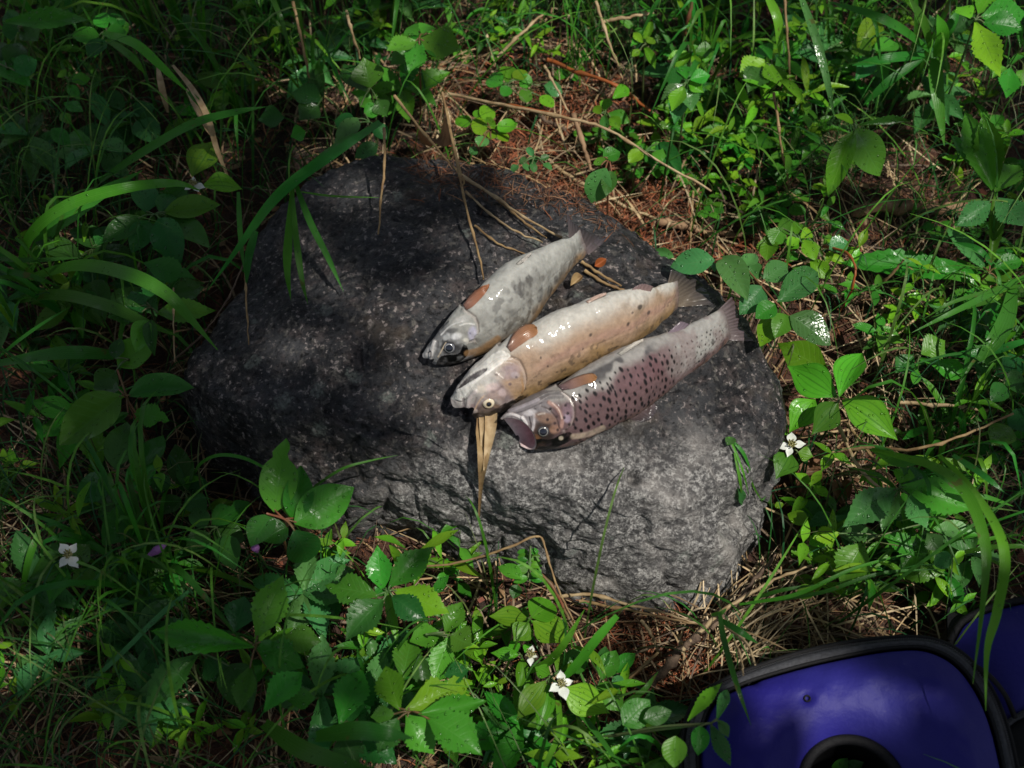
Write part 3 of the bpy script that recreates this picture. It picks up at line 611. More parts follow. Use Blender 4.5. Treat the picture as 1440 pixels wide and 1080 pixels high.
H3 = [('poly',[(713,581),(728,566),(748,555),(770,549),(790,551),(792,560),(768,562),(742,569),(724,577)],0,(.13,.12,.12),.8,0), ('stroke',[(716,578),(735,571),(757,562)],5,(.33,.30,.32),.8,.5), ('stroke',[(719,582),(738,577),(762,566)],1.6,(.08,.07,.075),.8,-.6),
      ('stroke',[(752,562),(770,553),(786,552)],1.2,(.36,.33,.31),.5,.4), ('stroke',[(758,565),(774,557),(790,557)],1.2,(.34,.31,.30),.5,.4), ('blob',(752,575),(2.5,1.6,0),(.04,.035,.04),.85,-.3), ('blob',(745,580),(10,5,-10),(.52,.49,.50),.7,0),
      ('stroke',[(706,590),(712,584),(722,583),(734,588)],4.5,(.62,.585,.575),.9,.8), ('stroke',[(735,587),(740,597),(740,609),(733,619),(724,626)],5,(.52,.495,.49),.92,1.1), ('stroke',[(744,587),(746,601),(742,614)],2,(.085,.075,.08),.85,-.8), ('stroke',[(751,584),(750,600),(744,614)],4,(.43,.40,.41),.8,.4),
      ('blob',(768,588),(17,8,15),(.20,.115,.075),.75,0), ('blob',(752,618),(9,7,-20),(.20,.095,.04),.7,0), ('blob',(780,603),(8,7,0),(.36,.20,.13),.6,.2), ('stroke',[(757,583),(766,581)],2.5,(.62,.56,.50),.5,0),
      ('stroke',[(772,566),(783,574),(790,588),(789,600)],5.5,(.34,.20,.165),.75,.6), ('stroke',[(777,567),(786,577),(790,588)],1.3,(.66,.55,.48),.7,.3), ('stroke',[(761,571),(773,577),(783,590),(786,602)],1.8,(.06,.04,.035),.75,-.7), ('blob',(798,580),(8,15,0),(.195,.13,.155),.75,.2), ('blob',(797,588),(5,6,0),(.34,.28,.36),.5,0),
      ('stroke',[(790,553),(799,560),(805,570)],2.4,(.60,.54,.50),.8,.3)] + [('blob',q,(2.1,2.3,0),(.018,.012,.014),.95,0) for q in [(795,570),(798,581),(793,587),(800,596),(783,586),(770,590),(780,595),(807,597),(774,575),(784,604)]] + [
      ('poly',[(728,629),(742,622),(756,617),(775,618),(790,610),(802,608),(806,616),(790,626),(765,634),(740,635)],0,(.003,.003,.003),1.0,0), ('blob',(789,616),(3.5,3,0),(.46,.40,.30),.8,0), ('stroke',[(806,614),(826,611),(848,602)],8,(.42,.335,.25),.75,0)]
F1 = Trout([(594,498),(601,486),(613,471),(631,449),(655,421),(685,394),(720,370),(765,352),(793,342),(806,332)],
           [(606,509),(622,513),(640,511),(658,506),(680,497),(706,482),(740,458),(772,424),(800,390),(822,363),(833,350)],
           R(38), [.72,.68,.64,.60,.40,.14], .045, .035, [(655,437),(668,446),(673,456),(673,468),(668,478),(659,481)], H1, 'smallest trout, grey with dark blotches, lying uppermost of the three on the boulder', 101, dim(pig1, .60))
F2 = Trout([(633,559),(641,545),(655,528),(675,507),(702,485),(730,466),(785,438),(845,418),(900,410),(930,404),(945,399)],
           [(656,585),(672,588),(695,585),(722,573),(762,548),(815,522),(870,498),(915,472),(942,447),(959,430)],
           R(40), [.78,.70,.66,.60,.42,.14], .055, .055, [(712,499),(730,508),(738,522),(740,537),(736,550),(724,562)], H2, 'pale tan trout with a ring-eyed head, lying in the middle of the three', 202, dim(pig2, .68))
F3 = Trout([(705,589),(712,579),(725,567),(748,555),(785,541),(830,514),(880,488),(930,471),(975,456),(1000,445),(1013,436)],
           [(722,627),(738,632),(760,632),(785,630),(815,622),(860,601),(905,577),(950,546),(985,515),(1011,490),(1027,475)],
           R(32), [.80,.70,.66,.60,.40,.13], .10, .03, [(790,552),(801,559),(807,570),(808,584),(803,598),(795,604)], H3, 'rosy purple trout with black spots and a gaping mouth, nearest the bottom of the three', 303, dim(pig3, .57), wide=True)
F1.eye(632, 489, 8.6, (.12, .125, .15), .62, (.40, .40, .37)); F2.eye(687, 567, 9.0, (.62, .54, .40), .42, (.45, .34, .18)); F3.eye(764, 607, 8.8, (.05, .05, .055), .62, (.42, .40, .36))
F1.fin('pectoral_fin', [(652,430),(661,418),(676,407),(689,403)], [(656,436),(666,430),(680,416),(689,404)], ((.24,.13,.10),(.34,.12,.04)), .003)
F2.fin('pectoral_fin', [(713,488),(722,472),(735,461),(748,459),(756,464)], [(718,495),(728,488),(742,479),(754,472),(756,466)], ((.28,.15,.11),(.38,.17,.055)), .004)
F3.fin('pectoral_fin', [(785,544),(803,535),(820,529),(833,528),(837,533)], [(791,549),(808,546),(822,541),(833,538),(837,534)], ((.17,.11,.12),(.40,.19,.06)), .005)
F1.fin('pelvic_fin', [(726,372),(733,366),(741,361),(746,360)], [(729,373),(736,369),(742,364),(746,361)], ((.42,.40,.36),(.52,.48,.44)), .003, rays=6)
F3.fin('pelvic_fin', [(869,498),(880,491),(893,485),(904,483)], [(873,500),(884,494),(895,488),(904,484)], ((.42,.40,.36),(.58,.53,.46)), .004, rays=6)
F2.fin('pelvic_fin', [(824,425),(834,420),(844,417),(852,417)], [(827,427),(836,423),(845,420),(852,418)], ((.45,.32,.26),(.48,.34,.28)), .003, rays=6)
TC0, TC1 = (.10,.08,.08), (.042,.037,.044)
F1.free_fin('tail_fin', (801,340), (828,358), [(797,297),(806,312),(820,322),(838,330),(858,334)], (.13,.10,.10), TC1, 372)
F2.free_fin('tail_fin', (938,404), (952,432), [(944,378),(964,386),(984,396),(998,410),(1004,428)], (.20,.16,.12), TC1, 372)
F3.free_fin('tail_fin', (1004,442), (1018,478), [(1030,416),(1039,436),(1040,452),(1048,464),(1063,480)], (.20,.165,.165), (.080,.050,.060), 372)
F3.free_fin('anal_fin', (934,474), (956,468), [(951,456),(959,452),(970,456)], (.22,.17,.20), (.16,.12,.15), 262, rays=6)
F2.free_fin('anal_fin', (880,418), (914,412), [(893,403),(905,399),(919,403)], (.30,.20,.18), (.22,.15,.15), 270, rays=6)
F3.free_fin('dorsal_fin', (876,586), (916,564), [(903,594),(917,588),(926,573)], (.12,.08,.08), (.06,.05,.055), 200, rays=8)

# ------------------------------------------------------------------ leaf blanks
def leaf_mesh(name, prof, teeth=0, nu=22, nv=5, fold=.25, droop=.25, wave=.04, seed=0, bites=()):
    rn = np.random.default_rng(seed); u = np.linspace(0, 1, nu); v = np.linspace(-1, 1, nv)
    wd = np.interp(u, np.linspace(0, 1, len(prof)), prof) if len(prof) > 6 else None
    q = crom([(i / (len(prof) - 1), p) for i, p in enumerate(prof)], nu); u = q[:, 0]; wd = np.maximum(q[:, 1], 0)
    V = np.empty((nu, nv, 3)); UVs = np.empty((nu, nv, 2)); ph = rn.random() * 6
    for i in range(nu):
        for j in range(nv):
            W = wd[i]; sgn = 1 if v[j] > 0 else -1
            if teeth and abs(v[j]) == 1 and .3 < u[i] < .97: W *= 1 + .10 * (1 if i % 2 else -.6)
            for (bu, bs, bw, bd) in bites:
                if sgn == bs and abs(v[j]) > .3: W *= 1 - bd * math.exp(-((u[i] - bu) / bw) ** 2)
            y = .5 * W * v[j]; x = u[i] - (.02 * abs(v[j]) if teeth else 0)
            z = fold * abs(y) + wave * math.sin(u[i] * 9 + ph + sgn) * abs(v[j]) * .4 - droop * (u[i] - .35) ** 2 + droop * .1225
            V[i, j] = (x, y, z); UVs[i, j] = (u[i], .5 + .5 * v[j])
    me = mesh_np(name, V.reshape(-1, 3), grid_faces(nu, nv)); set_uv(me, UVs.reshape(-1, 2)); return me
PROF = dict(herb=[.04, .36, .74, .97, 1.0, .74, .34, .0], oval=[.05, .62, .92, 1.0, .95, .78, .45, .02], berry=[.03, .42, .84, 1.0, .92, .62, .26, 0],
            lance=[.10, .45, .75, .95, 1.0, .80, .45, 0], round=[.06, .75, 1, 1, .92, .70, .25], spoon=[.15, .2, .3, .55, .9, 1.0, .8, .1])
LM = {}
for kd, pf in PROF.items():
    LM[kd] = [leaf_mesh('leaf_' + kd, pf, kd in ('herb', 'lance'), 26 if kd in ('herb', 'lance') else 16, 5, f, dr, .05, 10 * k, b)
              for k, (f, dr, b) in enumerate([(.22, .18, ()), (.30, .35, ()), (.12, .05, ()), (.28, -.10, ()), (.2, .25, ((.62, 1, .10, .55),)), (.15, .30, ((.78, -1, .10, .7), (.72, 1, .05, .35)))])]
LS = {kd: [leaf_mesh('leaf_small_' + kd, pf, False, 8, 3, f, dr, .05, 10 * k) for k, (f, dr) in enumerate([(.25, .2), (.3, .4), (.1, .0)])] for kd, pf in PROF.items()}
def leaf_frame(b, tip, roll=0.0, cw=.35):
    x = (tip - b); ln = x.length; x = x / ln; zref = Vector((0, 0, 1)) * (1 - cw) + (CAM - b).normalized() * cw
    y = zref.cross(x); y = y.normalized() if y.length > 1e-4 else Vector((0, 1, 0)); z = x.cross(y)
    if roll: q = Matrix.Rotation(roll, 3, x); y = q @ y; z = q @ z
    return x, y, z, ln
def put_leaf(parent, org, b, tip, wid, kind, mat, var=None, roll=None, name='leaf', small=False, label=None):
    x, y, z, ln = leaf_frame(b, tip, random.uniform(-.3, .3) if roll is None else roll)
    arr = (LS if small else LM)[kind]; me = arr[random.randrange(min(4, len(arr))) if var is None else var]
    o = obj(name, me, M[mat], parent); m = Matrix(((x.x * ln, y.x * wid, z.x * ln, 0), (x.y * ln, y.y * wid, z.y * ln, 0), (x.z * ln, y.z * wid, z.z * ln, 0), (0, 0, 0, 1)))
    loc = b - org; o.matrix_local = Matrix.Translation(loc) @ m
    if label: o['label'] = label
    return o
def ribbon(pts, wid, fold=.25, n=None, taper=(.5, 1, 1, .75, .05)):
    A = crom(pts, n or 4 * len(pts) + 4); m = len(A); T = np.gradient(A, axis=0); T /= np.linalg.norm(T, axis=1)[:, None]
    Vc = np.array(CAM) * .5 + np.array((0, 0, 1.)) * .5 - A * .5; Y = np.cross(Vc, T); Y /= np.linalg.norm(Y, axis=1)[:, None] + 1e-9; Z = np.cross(T, Y)
    wv = wid * np.interp(np.linspace(0, 1, m), np.linspace(0, 1, len(taper)), taper)
    V = np.stack([A - Y * (wv / 2)[:, None] + Z * (wv * fold / 2)[:, None], A, A + Y * (wv / 2)[:, None] + Z * (wv * fold / 2)[:, None]], 1)
    uv = np.stack([np.repeat(np.linspace(0, 1, m)[:, None], 3, 1), np.tile([0, .5, 1], (m, 1))], -1)
    return V.reshape(-1, 3), grid_faces(m, 3), uv.reshape(-1, 2)
def blade(parent, org, pts, wid, mat, name='blade', fold=.3, taper=(.6, 1, 1, .75, .05)):
    V, F, uv = ribbon(pts, wid, fold, None, taper); me = mesh_np(name, V - np.array(org), F); set_uv(me, uv); return obj(name, me, M[mat], parent)
def pxz(pts): return [tuple(P(*q)) for q in pts]
def stem_obj(parent, org, paths, rad, mat, name='stem'):
    mb = MB()
    for pts, r in paths: mb.tube([tuple(Vector(q) - org) for q in pts], r, 6, None, max(6, 4 * len(pts)))
    return obj(name, mb.mesh(name), M[mat], parent)


# ------------------------------------------------------------------ plants read off leaf by leaf
def plant(name, label, cat, node, kind, mat, leaves, stem='stem', root=None, group=None, stemr=.0011, extra=(), big=True):
    nx, ny, nz_ = node; N = P(nx, ny, nz_)
    if root: Rg = S(*root, -.004)
    else:
        gx_, gy_ = N.x + random.uniform(-.012, .012), N.y + random.uniform(0, .02); Rg = Vector((gx_, gy_, rz(gx_, gy_) - .004))
    org = Rg.copy(); org.z += .004; rt = empty(name, org, label, cat, group)
    paths = [([Rg, Rg.lerp(N, .5) + Vector((random.uniform(-.006, .006), random.uniform(-.004, .004), .004)), N], stemr)]
    for ex in extra: paths.append(([P(*q) for q in ex], stemr * .8))
    for lf in leaves:
        bx, by, tx, ty, w_ = lf[:5]; o = lf[5] if len(lf) > 5 else {}
        zb = nz_ + o.get('z', random.uniform(-.006, .006)); b = P(bx, by, zb); ln = math.hypot(tx - bx, ty - by) * depth(b) / FPX
        tip = P(tx, ty, zb + o.get('dz', random.uniform(-.28, .12) * ln)); wid = w_ * depth(b) / FPX * 1.12
        put_leaf(rt, org, b, tip, wid, o.get('kind', kind), o.get('mat', mat), o.get('var'), o.get('roll'))
        if (b - N).length > .004 and not o.get('loose'): paths.append(([N, N.lerp(b, .5) + Vector((0, 0, .002)), b + (tip - b) * .03], stemr * .65))
    stem_obj(rt, org, paths, 1, stem) if False else None
    mb = MB()
    for pts, r in paths: mb.tube([tuple(Vector(q) - org) for q in pts], r, 6, None, max(5, 3 * len(pts)))
    obj('stem', mb.mesh('stem'), M[stem], rt)
    return rt, org
def flower(px, py, z, tips, label, cat='flower', wid=.55, ground=None, parent=None, org=None):
    """four white bracts round a small heart; a part of its plant"""
    c = P(px, py, z); f = bpy.data.objects.new('flower_head', LM['round'][0]) if False else None
    mb = MB(); rn = random.Random(int(px))
    me0 = np.array([[0, 0, 0]])
    heart = MB()
    for i in range(16):
        a, r = i * 2.4, .0007 * math.sqrt(i); q = np.array((math.cos(a) * r, math.sin(a) * r, .0015)); heart.tube([q, q + np.array((q[0] * .5, q[1] * .5, .0028))], .0006, 5)
    h = obj('flower_head', heart.mesh('flower_head'), M['stamen'], parent); h.location = c - org
    for (tx, ty) in tips:
        tp = P(tx, ty, z + rn.uniform(-.003, .003)); ln = (tp - c).length; b = c.lerp(tp, .08)
        o = put_leaf(h, c, b, tp, ln * wid, 'berry', 'petal', 2, 0, 'petal')
    st_ = MB(); st_.tube([tuple(c - org - Vector((0, 0, .001))), tuple(c - org + Vector((.003, .006, -.02))), tuple(Vector((.002, .004, 0)))], .0008, 5, None, 8)
    obj('flower_stalk', st_.mesh('flower_stalk'), M['stem'], parent)

# --- bunchberries
r_, o_ = plant('bunchberry', 'big bright bunchberry whorl with ribbed leaves right of the boulder', 'plant', (1180,561,.085), 'berry', 'berry',
    [(1180,557,1213,490,40),(1177,558,1106,513,46),(1184,563,1264,617,48,dict(dz=.0)),(1178,565,1140,612,36,dict(mat='berrydeep')),(1146,561,1110,607,38,dict(loose=1,z=-.01)),(1165,522,1092,482,44,dict(loose=1,z=-.02,mat='bright'))])
r_, o_ = plant('bunchberry', 'small flowering bunchberry with four white bracts against the right edge of the boulder', 'plant', (1114,632,.065), 'berry', 'berry',
    [(1108,612,1080,590,22),(1122,636,1144,642,20),(1112,638,1092,672,34,dict(mat='berrydeep')),(1104,628,1084,620,18)])
flower(1113, 626, .072, [(1113,607),(1092,629),(1134,624),(1107,643)], '', parent=r_, org=o_)
r_, o_ = plant('bunchberry', 'flowering bunchberry with ribbed leaves and the larger white flower, under the boulder', 'plant', (772,955,.07), 'berry', 'berry',
    [(768,957,726,1013,32),(771,960,756,1031,25),(790,968,858,1003,42,dict(dz=-.005)),(774,950,752,938,20),(783,948,802,914,22),(788,942,833,918,32,dict(mat='berrydeep'))])
flower(790, 962, .082, [(788,942),(772,972),(806,957),(796,985)], '', parent=r_, org=o_, wid=.62)
r_, o_ = plant('bunchberry', 'bunchberry with rounded bright leaves in a whorl, between the boulder and the white flowers', 'plant', (745,871,.075), 'berry', 'berry',
    [(748,869,778,848,40,dict(kind='round',mat='bright')),(742,870,688,867,28),(749,874,800,906,42),(744,876,722,902,30)])
r_, o_ = plant('bunchberry', 'bunchberry with the small white flower just left of the larger one', 'plant', (733,922,.055), 'berry', 'berry',
    [(730,921,690,918,18),(734,925,730,972,18),(728,918,718,900,16),(738,918,748,905,14)])
flower(746, 921, .105, [(749,907),(738,921),(756,924),(746,937)], '', parent=r_, org=o_)
r_, o_ = plant('bunchberry', 'bunchberry with two bright leaves and white flower in shade, upper left of the boulder', 'plant', (272,254,.09), 'berry', 'berry',
    [(270,249,303,197,40),(285,262,342,263,34),(266,258,225,300,30,dict(mat='berrydeep'))])
flower(272, 260, .097, [(272,248),(259,267),(289,264),(280,270)], '', parent=r_, org=o_)
r_, o_ = plant('bunchberry', 'shaded bunchberry with a four petalled white flower at the left edge', 'plant', (96,792,.08), 'berry', 'berrydeep',
    [(90,795,40,812,34),(102,790,128,765,30),(95,798,70,850,34),(104,800,135,830,30)])
flower(97, 781, .105, [(84,764),(108,763),(83,798),(110,799)], '', parent=r_, org=o_, wid=.58)

# --- broad-leaved woodland herbs, lower left
plant('meadow_herb', 'toothed herb with one upright lit leaf, just under the lower left face of the boulder', 'plant', (547,832,.11), 'herb', 'mid',
    [(538,830,530,766,32,dict(dz=.02)),(547,825,610,767,36,dict(dz=.01)),(531,838,453,821,38,dict(var=5)),(555,830,634,863,40,dict(mat='bright')),(551,838,602,874,32,dict(mat='deep')),(540,843,484,900,42,dict(mat='deep')),(540,826,528,838,16)])
plant('meadow_herb', 'herb with long wide leaves on a red stem at the lower left', 'plant', (359,910,.12), 'herb', 'mid',
    [(361,897,399,806,44,dict(dz=.01)),(355,910,203,885,40,dict(z=.01)),(362,912,430,938,44),(400,895,453,902,34,dict(loose=1)),(372,1000,428,940,38,dict(mat='mid',loose=1)),(405,985,444,980,26,dict(loose=1)),(352,938,337,1003,30),(330,888,345,836,40,dict(mat='deep',loose=1)),(366,902,382,915,18)], 'stemred')
plant('meadow_herb', 'shaded herb with one long leaf pointing down left, below the red stemmed herb', 'plant', (282,918,.075), 'herb', 'deep', [(280,920,197,1001,38),(290,925,318,960,34),(322,935,352,1000,48,dict(kind='oval')),(275,912,240,890,24)])
plant('leafy_shoot', 'leafy shoot with an insect-holed pale leaf at the bottom edge', 'plant', (578,1000,.10), 'herb', 'mid',
    [(572,997,668,955,48,dict(mat='bright',var=4)),(590,1004,688,985,30),(602,1010,680,1060,52,dict(mat='mid')),(572,1006,612,1062,44),(562,998,540,933,38,dict(mat='bright')),(555,1004,520,1008,24),(560,1010,530,1060,34,dict(mat='deep'))], 'stemred')
plant('leafy_shoot', 'short shoot of leaning green leaves left of the small bunchberry flower', 'plant', (600,892,.09), 'herb', 'mid',
    [(577,902,622,888,38,dict(loose=1)),(566,957,580,892,36,dict(loose=1,z=-.01)),(626,890,650,845,28),(633,895,608,962,30),(634,893,664,908,38),(590,920,600,975,26,dict(mat='deep',loose=1)),(640,945,655,935,20,dict(mat='deep',loose=1)),(625,950,660,942,28,dict(mat='deep',loose=1))])
plant('leafy_shoot', 'half shaded shoot with one large leaf in the middle of the bottom left', 'plant', (488,1015,.08), 'herb', 'mid', [(478,1018,511,936,44),(490,1018,522,940,40,dict(mat='deep',z=-.015)),(470,1025,430,1050,34,dict(mat='deep')),(495,1025,560,1075,44,dict(mat='deep')),(480,1030,500,1085,40,dict(mat='deep'))])
plant('leafy_shoot', 'low shoot with wet round-tipped leaves between the red stemmed herb and the boulder', 'plant', (455,828,.05), 'herb', 'deep', [(455,830,425,812,26),(452,834,440,862,22),(460,835,475,872,26),(445,845,400,848,26),(455,850,420,880,28,dict(mat='mid')),(470,815,500,800,24)])
# --- honeysuckle-like twigs
plant('honeysuckle_sprig', 'sprig with a tall notched leaf standing in front of the dark boulder face', 'plant', (400,730,.13), 'oval', 'mid',
    [(386,720,402,617,48,dict(dz=.03,var=5)),(413,731,424,655,38,dict(dz=.02)),(414,736,498,685,52,dict(dz=.005)),(414,745,436,792,46,dict(mat='deep',dz=-.03)),(383,724,352,768,38,dict(mat='deep')),(405,740,370,760,34,dict(mat='deep'))], 'stemred', extra=[[(375,722,.13),(400,730,.132),(413,742,.13)]])
plant('honeysuckle_sprig', 'shaded honeysuckle sprig with a wide dewy leaf hanging left of the boulder', 'plant', (178,560,.11), 'oval', 'deep',
    [(170,556,84,627,56,dict(mat='mid',z=.01)),(181,556,273,541,36),(190,580,238,591,30,dict(kind='lance',var=5,mat='mid')),(181,580,147,601,12),(162,660,178,592,40,dict(loose=1)),(168,548,132,545,26)], 'stemred', extra=[[(165,520,.12),(175,548,.115),(186,578,.105),(200,600,.09)]])
plant('honeysuckle_sprig', 'drooping honeysuckle sprig with two pale leaves side by side, lower left of the boulder', 'plant', (160,662,.08), 'oval', 'deep',
    [(156,668,108,706,36),(195,692,139,716,32),(192,714,144,766,42),(203,656,229,611,32,dict(mat='mid')),(194,696,206,638,36,dict(mat='mid')),(185,770,221,744,26),(215,690,238,668,26)], 'stemred')
plant('honeysuckle_sprig', 'dark sprig tucked under the left foot of the boulder', 'plant', (262,690,.06), 'oval', 'deep', [(258,684,246,624,30),(264,688,262,640,24),(268,695,270,664,40),(262,700,290,720,30),(255,700,228,722,26)])
plant('honeysuckle_sprig', 'sprig of pointed leaves with a curled tip leaf, below the dark boulder face', 'plant', (305,742,.07), 'oval', 'deep', [(298,740,350,704,34,dict(mat='mid',var=4)),(300,748,345,760,36),(295,750,262,775,30),(290,742,270,715,26),(310,755,330,800,34)])
plant('honeysuckle_sprig', 'honeysuckle sprig with two small leaves over a larger one, left of the boulder', 'plant', (180,505,.10), 'oval', 'deep',
    [(166,516,216,478,44,dict(mat='mid')),(204,450,192,494,28,dict(loose=1,z=.02,mat='mid')),(212,450,216,498,18,dict(loose=1,z=.02)),(163,522,135,550,34),(162,505,168,475,20)])
plant('honeysuckle_sprig', 'ragged-leaved sprig with a wide leaf pointing right over the boulder corner', 'plant', (212,432,.10), 'herb', 'deep',
    [(220,440,304,436,30,dict(mat='mid')),(240,415,289,404,28,dict(loose=1)),(203,370,276,392,32,dict(loose=1,var=5)),(205,425,228,380,28),(200,440,184,408,30),(200,430,150,447,34)])
plant('woodland_herb', 'whorl of broad dark leaves, one with a silvery web patch, upper left of the boulder', 'plant', (217,302,.10), 'oval', 'deep',
    [(231,299,311,289,32,dict(mat='mid')),(234,302,295,348,34),(224,306,254,369,42,dict(var=0)),(196,306,144,339,30),(206,299,200,255,34),(210,310,185,355,30),(228,305,240,270,26)])
plant('woodland_herb', 'dark leafy clump under the arching grass at the left', 'plant', (130,350,.06), 'oval', 'deep', [(152,345,98,325,34),(115,362,48,339,28),(125,366,196,355,26),(135,345,165,320,28),(120,372,145,402,30),(130,395,147,447,32)])
# --- right bank
plant('honeysuckle_sprig', 'arching sprig with dewy oval leaves over the right boulder corner at the rosy trout tail', 'plant', (1070,402,.138), 'oval', 'pale',
    [(1005,366,942,374,33,dict(z=.01,dz=-.01,loose=1)),(1003,369,1005,383,9,dict(loose=1)),(1014,362,1051,418,37,dict(loose=1)),(1073,403,1041,442,33),(1093,424,1153,378,38,dict(loose=1)),(1090,428,1062,448,26,dict(mat='mid',loose=1)),(1111,444,1169,484,42,dict(loose=1)),(1106,442,1090,474,28,dict(mat='mid',loose=1)),(1088,446,1068,488,28,dict(mat='bright',loose=1,z=-.012)),(1074,394,1108,370,30),(1052,372,1068,392,24,dict(loose=1)),(1048,375,1062,357,22,dict(loose=1)),(948,362,918,352,14,dict(loose=1,z=-.03))], 'stemred', root=(1028,345),
    extra=[[(1028,348,.125),(1045,372,.133),(1070,401,.138),(1090,424,.14),(1112,446,.138)],[(1005,366,.148),(1012,364,.145),(1035,358,.13)]])
plant('young_herb', 'bright young herb with notched leaves at the back right of the boulder', 'plant', (1125,338,.07), 'lance', 'bright', [(1124,336,1106,345,16),(1126,334,1142,324,16),(1122,340,1112,350,14),(1130,338,1148,366,22),(1140,366,1168,392,22),(1120,330,1118,310,16),(1110,330,1100,305,18,dict(mat='mid')),(1166,350,1194,340,24,dict(kind='oval',mat='pale',loose=1)),(1100,320,1085,345,26,dict(mat='mid')),(1082,330,1078,368,26,dict(mat='bright',loose=1))])
plant('hawkweed', 'rosette with one long toothed leaf lying flat, right of the honeysuckle sprig', 'plant', (1390,384,.045), 'lance', 'mid',
    [(1378,388,1180,367,40,dict(dz=-.005,z=-.015)),(1392,372,1400,268,18,dict(dz=.03)),(1398,378,1440,365,24),(1384,378,1330,318,24,dict(mat='pale',dz=.0)),(1400,390,1432,420,22)], 'stemred')
plant('broad_weed', 'tall weed with a large three pointed leaf near the right edge', 'plant', (1396,266,.10), 'lance', 'mid', [(1396,266,1356,153,36,dict(dz=.03)),(1398,262,1382,158,36,dict(dz=.04)),(1390,262,1336,184,28),(1400,270,1432,232,34),(1402,280,1440,318,40,dict(mat='pale')),(1392,285,1345,318,30,dict(mat='pale'))])
plant('hanging_herb', 'herb with a glossy wet leaf hanging beside a yellow green one, right bank', 'plant', (1203,178,.14), 'oval', 'bright',
    [(1203,181,1238,248,44,dict(dz=-.035,mat='mid',roll=.1)),(1201,184,1164,276,30,dict(dz=-.03)),(1206,177,1286,172,11,dict(mat='deep',kind='lance')),(1200,175,1172,160,12)])
plant('tall_herb', 'herb with a pair of broad leaves at the top right corner', 'plant', (1372,28,.16), 'herb', 'bright', [(1380,24,1446,18,44,dict(mat='mid')),(1372,32,1407,110,34),(1366,26,1345,8,26),(1376,20,1400,-15,30),(1382,32,1440,40,34,dict(mat='mid'))])
plant('tall_herb', 'wilted pale herb hanging below the top right corner pair of leaves', 'plant', (1420,92,.09), 'herb', 'mid', [(1421,96,1414,140,28),(1430,100,1450,120,28),(1415,95,1395,108,18)])
plant('tall_herb', 'herb with pale upright leaves right of the long hanging grass blade', 'plant', (1230,70,.08), 'oval', 'mid', [(1232,25,1208,74,30,dict(loose=1,mat='bright')),(1225,78,1245,112,34),(1222,76,1200,58,26),(1232,72,1262,60,30),(1225,85,1205,110,24,dict(mat='deep'))])
plant('tall_herb', 'herb with two yellowish leaves at the top, left of the long hanging grass blade', 'plant', (1085,100,.09), 'herb', 'bright', [(1078,88,1098,122,30),(1078,86,1038,108,36,dict(mat='bright')),(1085,84,1068,60,22,dict(mat='mid')),(1090,95,1112,85,22,dict(mat='mid')),(1072,96,1052,128,34,dict(mat='deep'))])
plant('leafy_herb', 'pale dewy whorl of narrow leaves at the top, right of the red needle patch', 'plant', (966,117,.13), 'herb', 'mid', [(966,119,972,158,24,dict(mat='pale',dz=-.01)),(962,118,928,141,18,dict(mat='pale')),(968,116,990,130,16,dict(mat='bright')),(962,122,944,158,22,dict(mat='bright')),(970,112,1000,105,20),(965,112,958,90,18),(960,112,936,108,28,dict(mat='deep')),(964,125,948,175,26,dict(mat='pale',z=-.03))])
plant('leafy_herb', 'small herb with paired narrow bright leaves above the long dry stalk', 'plant', (908,62,.10), 'lance', 'bright', [(906,62,916,30,12),(906,66,922,96,12),(904,60,890,45,10),(910,60,920,54,16,dict(kind='oval')),(900,70,888,80,10)])
plant('leafy_herb', 'bright three fingered leaf spray under the dark red stalk at the top', 'plant', (972,75,.10), 'lance', 'bright', [(972,76,948,104,13),(968,74,938,84,14),(974,78,985,100,12),(975,70,990,62,18,dict(mat='mid')),(978,74,1006,72,24,dict(mat='mid'))])
plant('leafy_herb', 'small shoot with a curled yellow green leaf on the red needle patch', 'plant', (852,158,.06), 'lance', 'bright', [(862,138,886,122,18,dict(loose=1,z=.02)),(850,156,856,138,16),(856,160,886,172,20,dict(mat='mid')),(850,162,852,192,12,dict(mat='deep')),(858,165,872,180,16),(846,160,835,150,12)])
plant('wilting_leaf_plant', 'plant with a limp pale grey green leaf touching the back edge of the boulder', 'plant', (856,225,.135), 'oval', 'pale', [(852,236,830,286,34,dict(dz=-.03)),(848,222,872,214,22,dict(mat='mid')),(846,232,840,222,16,dict(mat='mid')),(860,240,852,275,20,dict(mat='deep'))], 'stemred')
plant('yellowing_leaf_plant', 'plant with one yellow leaf at the edge of the red needle patch', 'plant', (905,215,.06), 'oval', 'bright', [(903,212,884,229,20),(900,205,892,198,14),(915,210,935,205,16,dict(mat='mid')),(922,212,932,226,20,dict(mat='mid')),(925,200,958,245,26,dict(mat='deep'))])
plant('twinflower', 'creeper with little bright round leaves in front of the red needle patch', 'plant', (690,182,.05), 'round', 'bright',
    [(684,172,684,148,21),(688,188,682,164,20),(680,190,668,166,19),(690,196,700,176,22),(700,186,726,172,20),(664,172,640,170,17),(668,166,678,156,14),(700,188,715,198,14),(672,210,660,214,13,dict(mat='pale')),(674,206,682,192,18,dict(mat='pale'))], 'stemred')
plant('twinflower', 'creeper with round leaves at the top, above the two long dry stalks', 'plant', (712,120,.05), 'round', 'mid', [(706,120,686,108,24),(712,116,716,92,22,dict(mat='bright')),(716,122,706,134,16),(740,145,738,124,17),(722,112,740,100,18,dict(mat='bright')),(730,112,748,118,20),(765,120,790,132,20,dict(mat='pale')),(760,135,778,150,16,dict(mat='bright'))])
plant('twinflower', 'tiny creeper along the back rim of the boulder', 'plant', (752,222,.115), 'round', 'pale', [(750,220,742,208,9),(754,222,746,234,10),(742,224,730,228,10),(736,230,744,240,9),(760,224,772,220,9),(764,230,776,238,9),(748,230,752,242,10),(728,232,720,242,10)], root=(752,224))
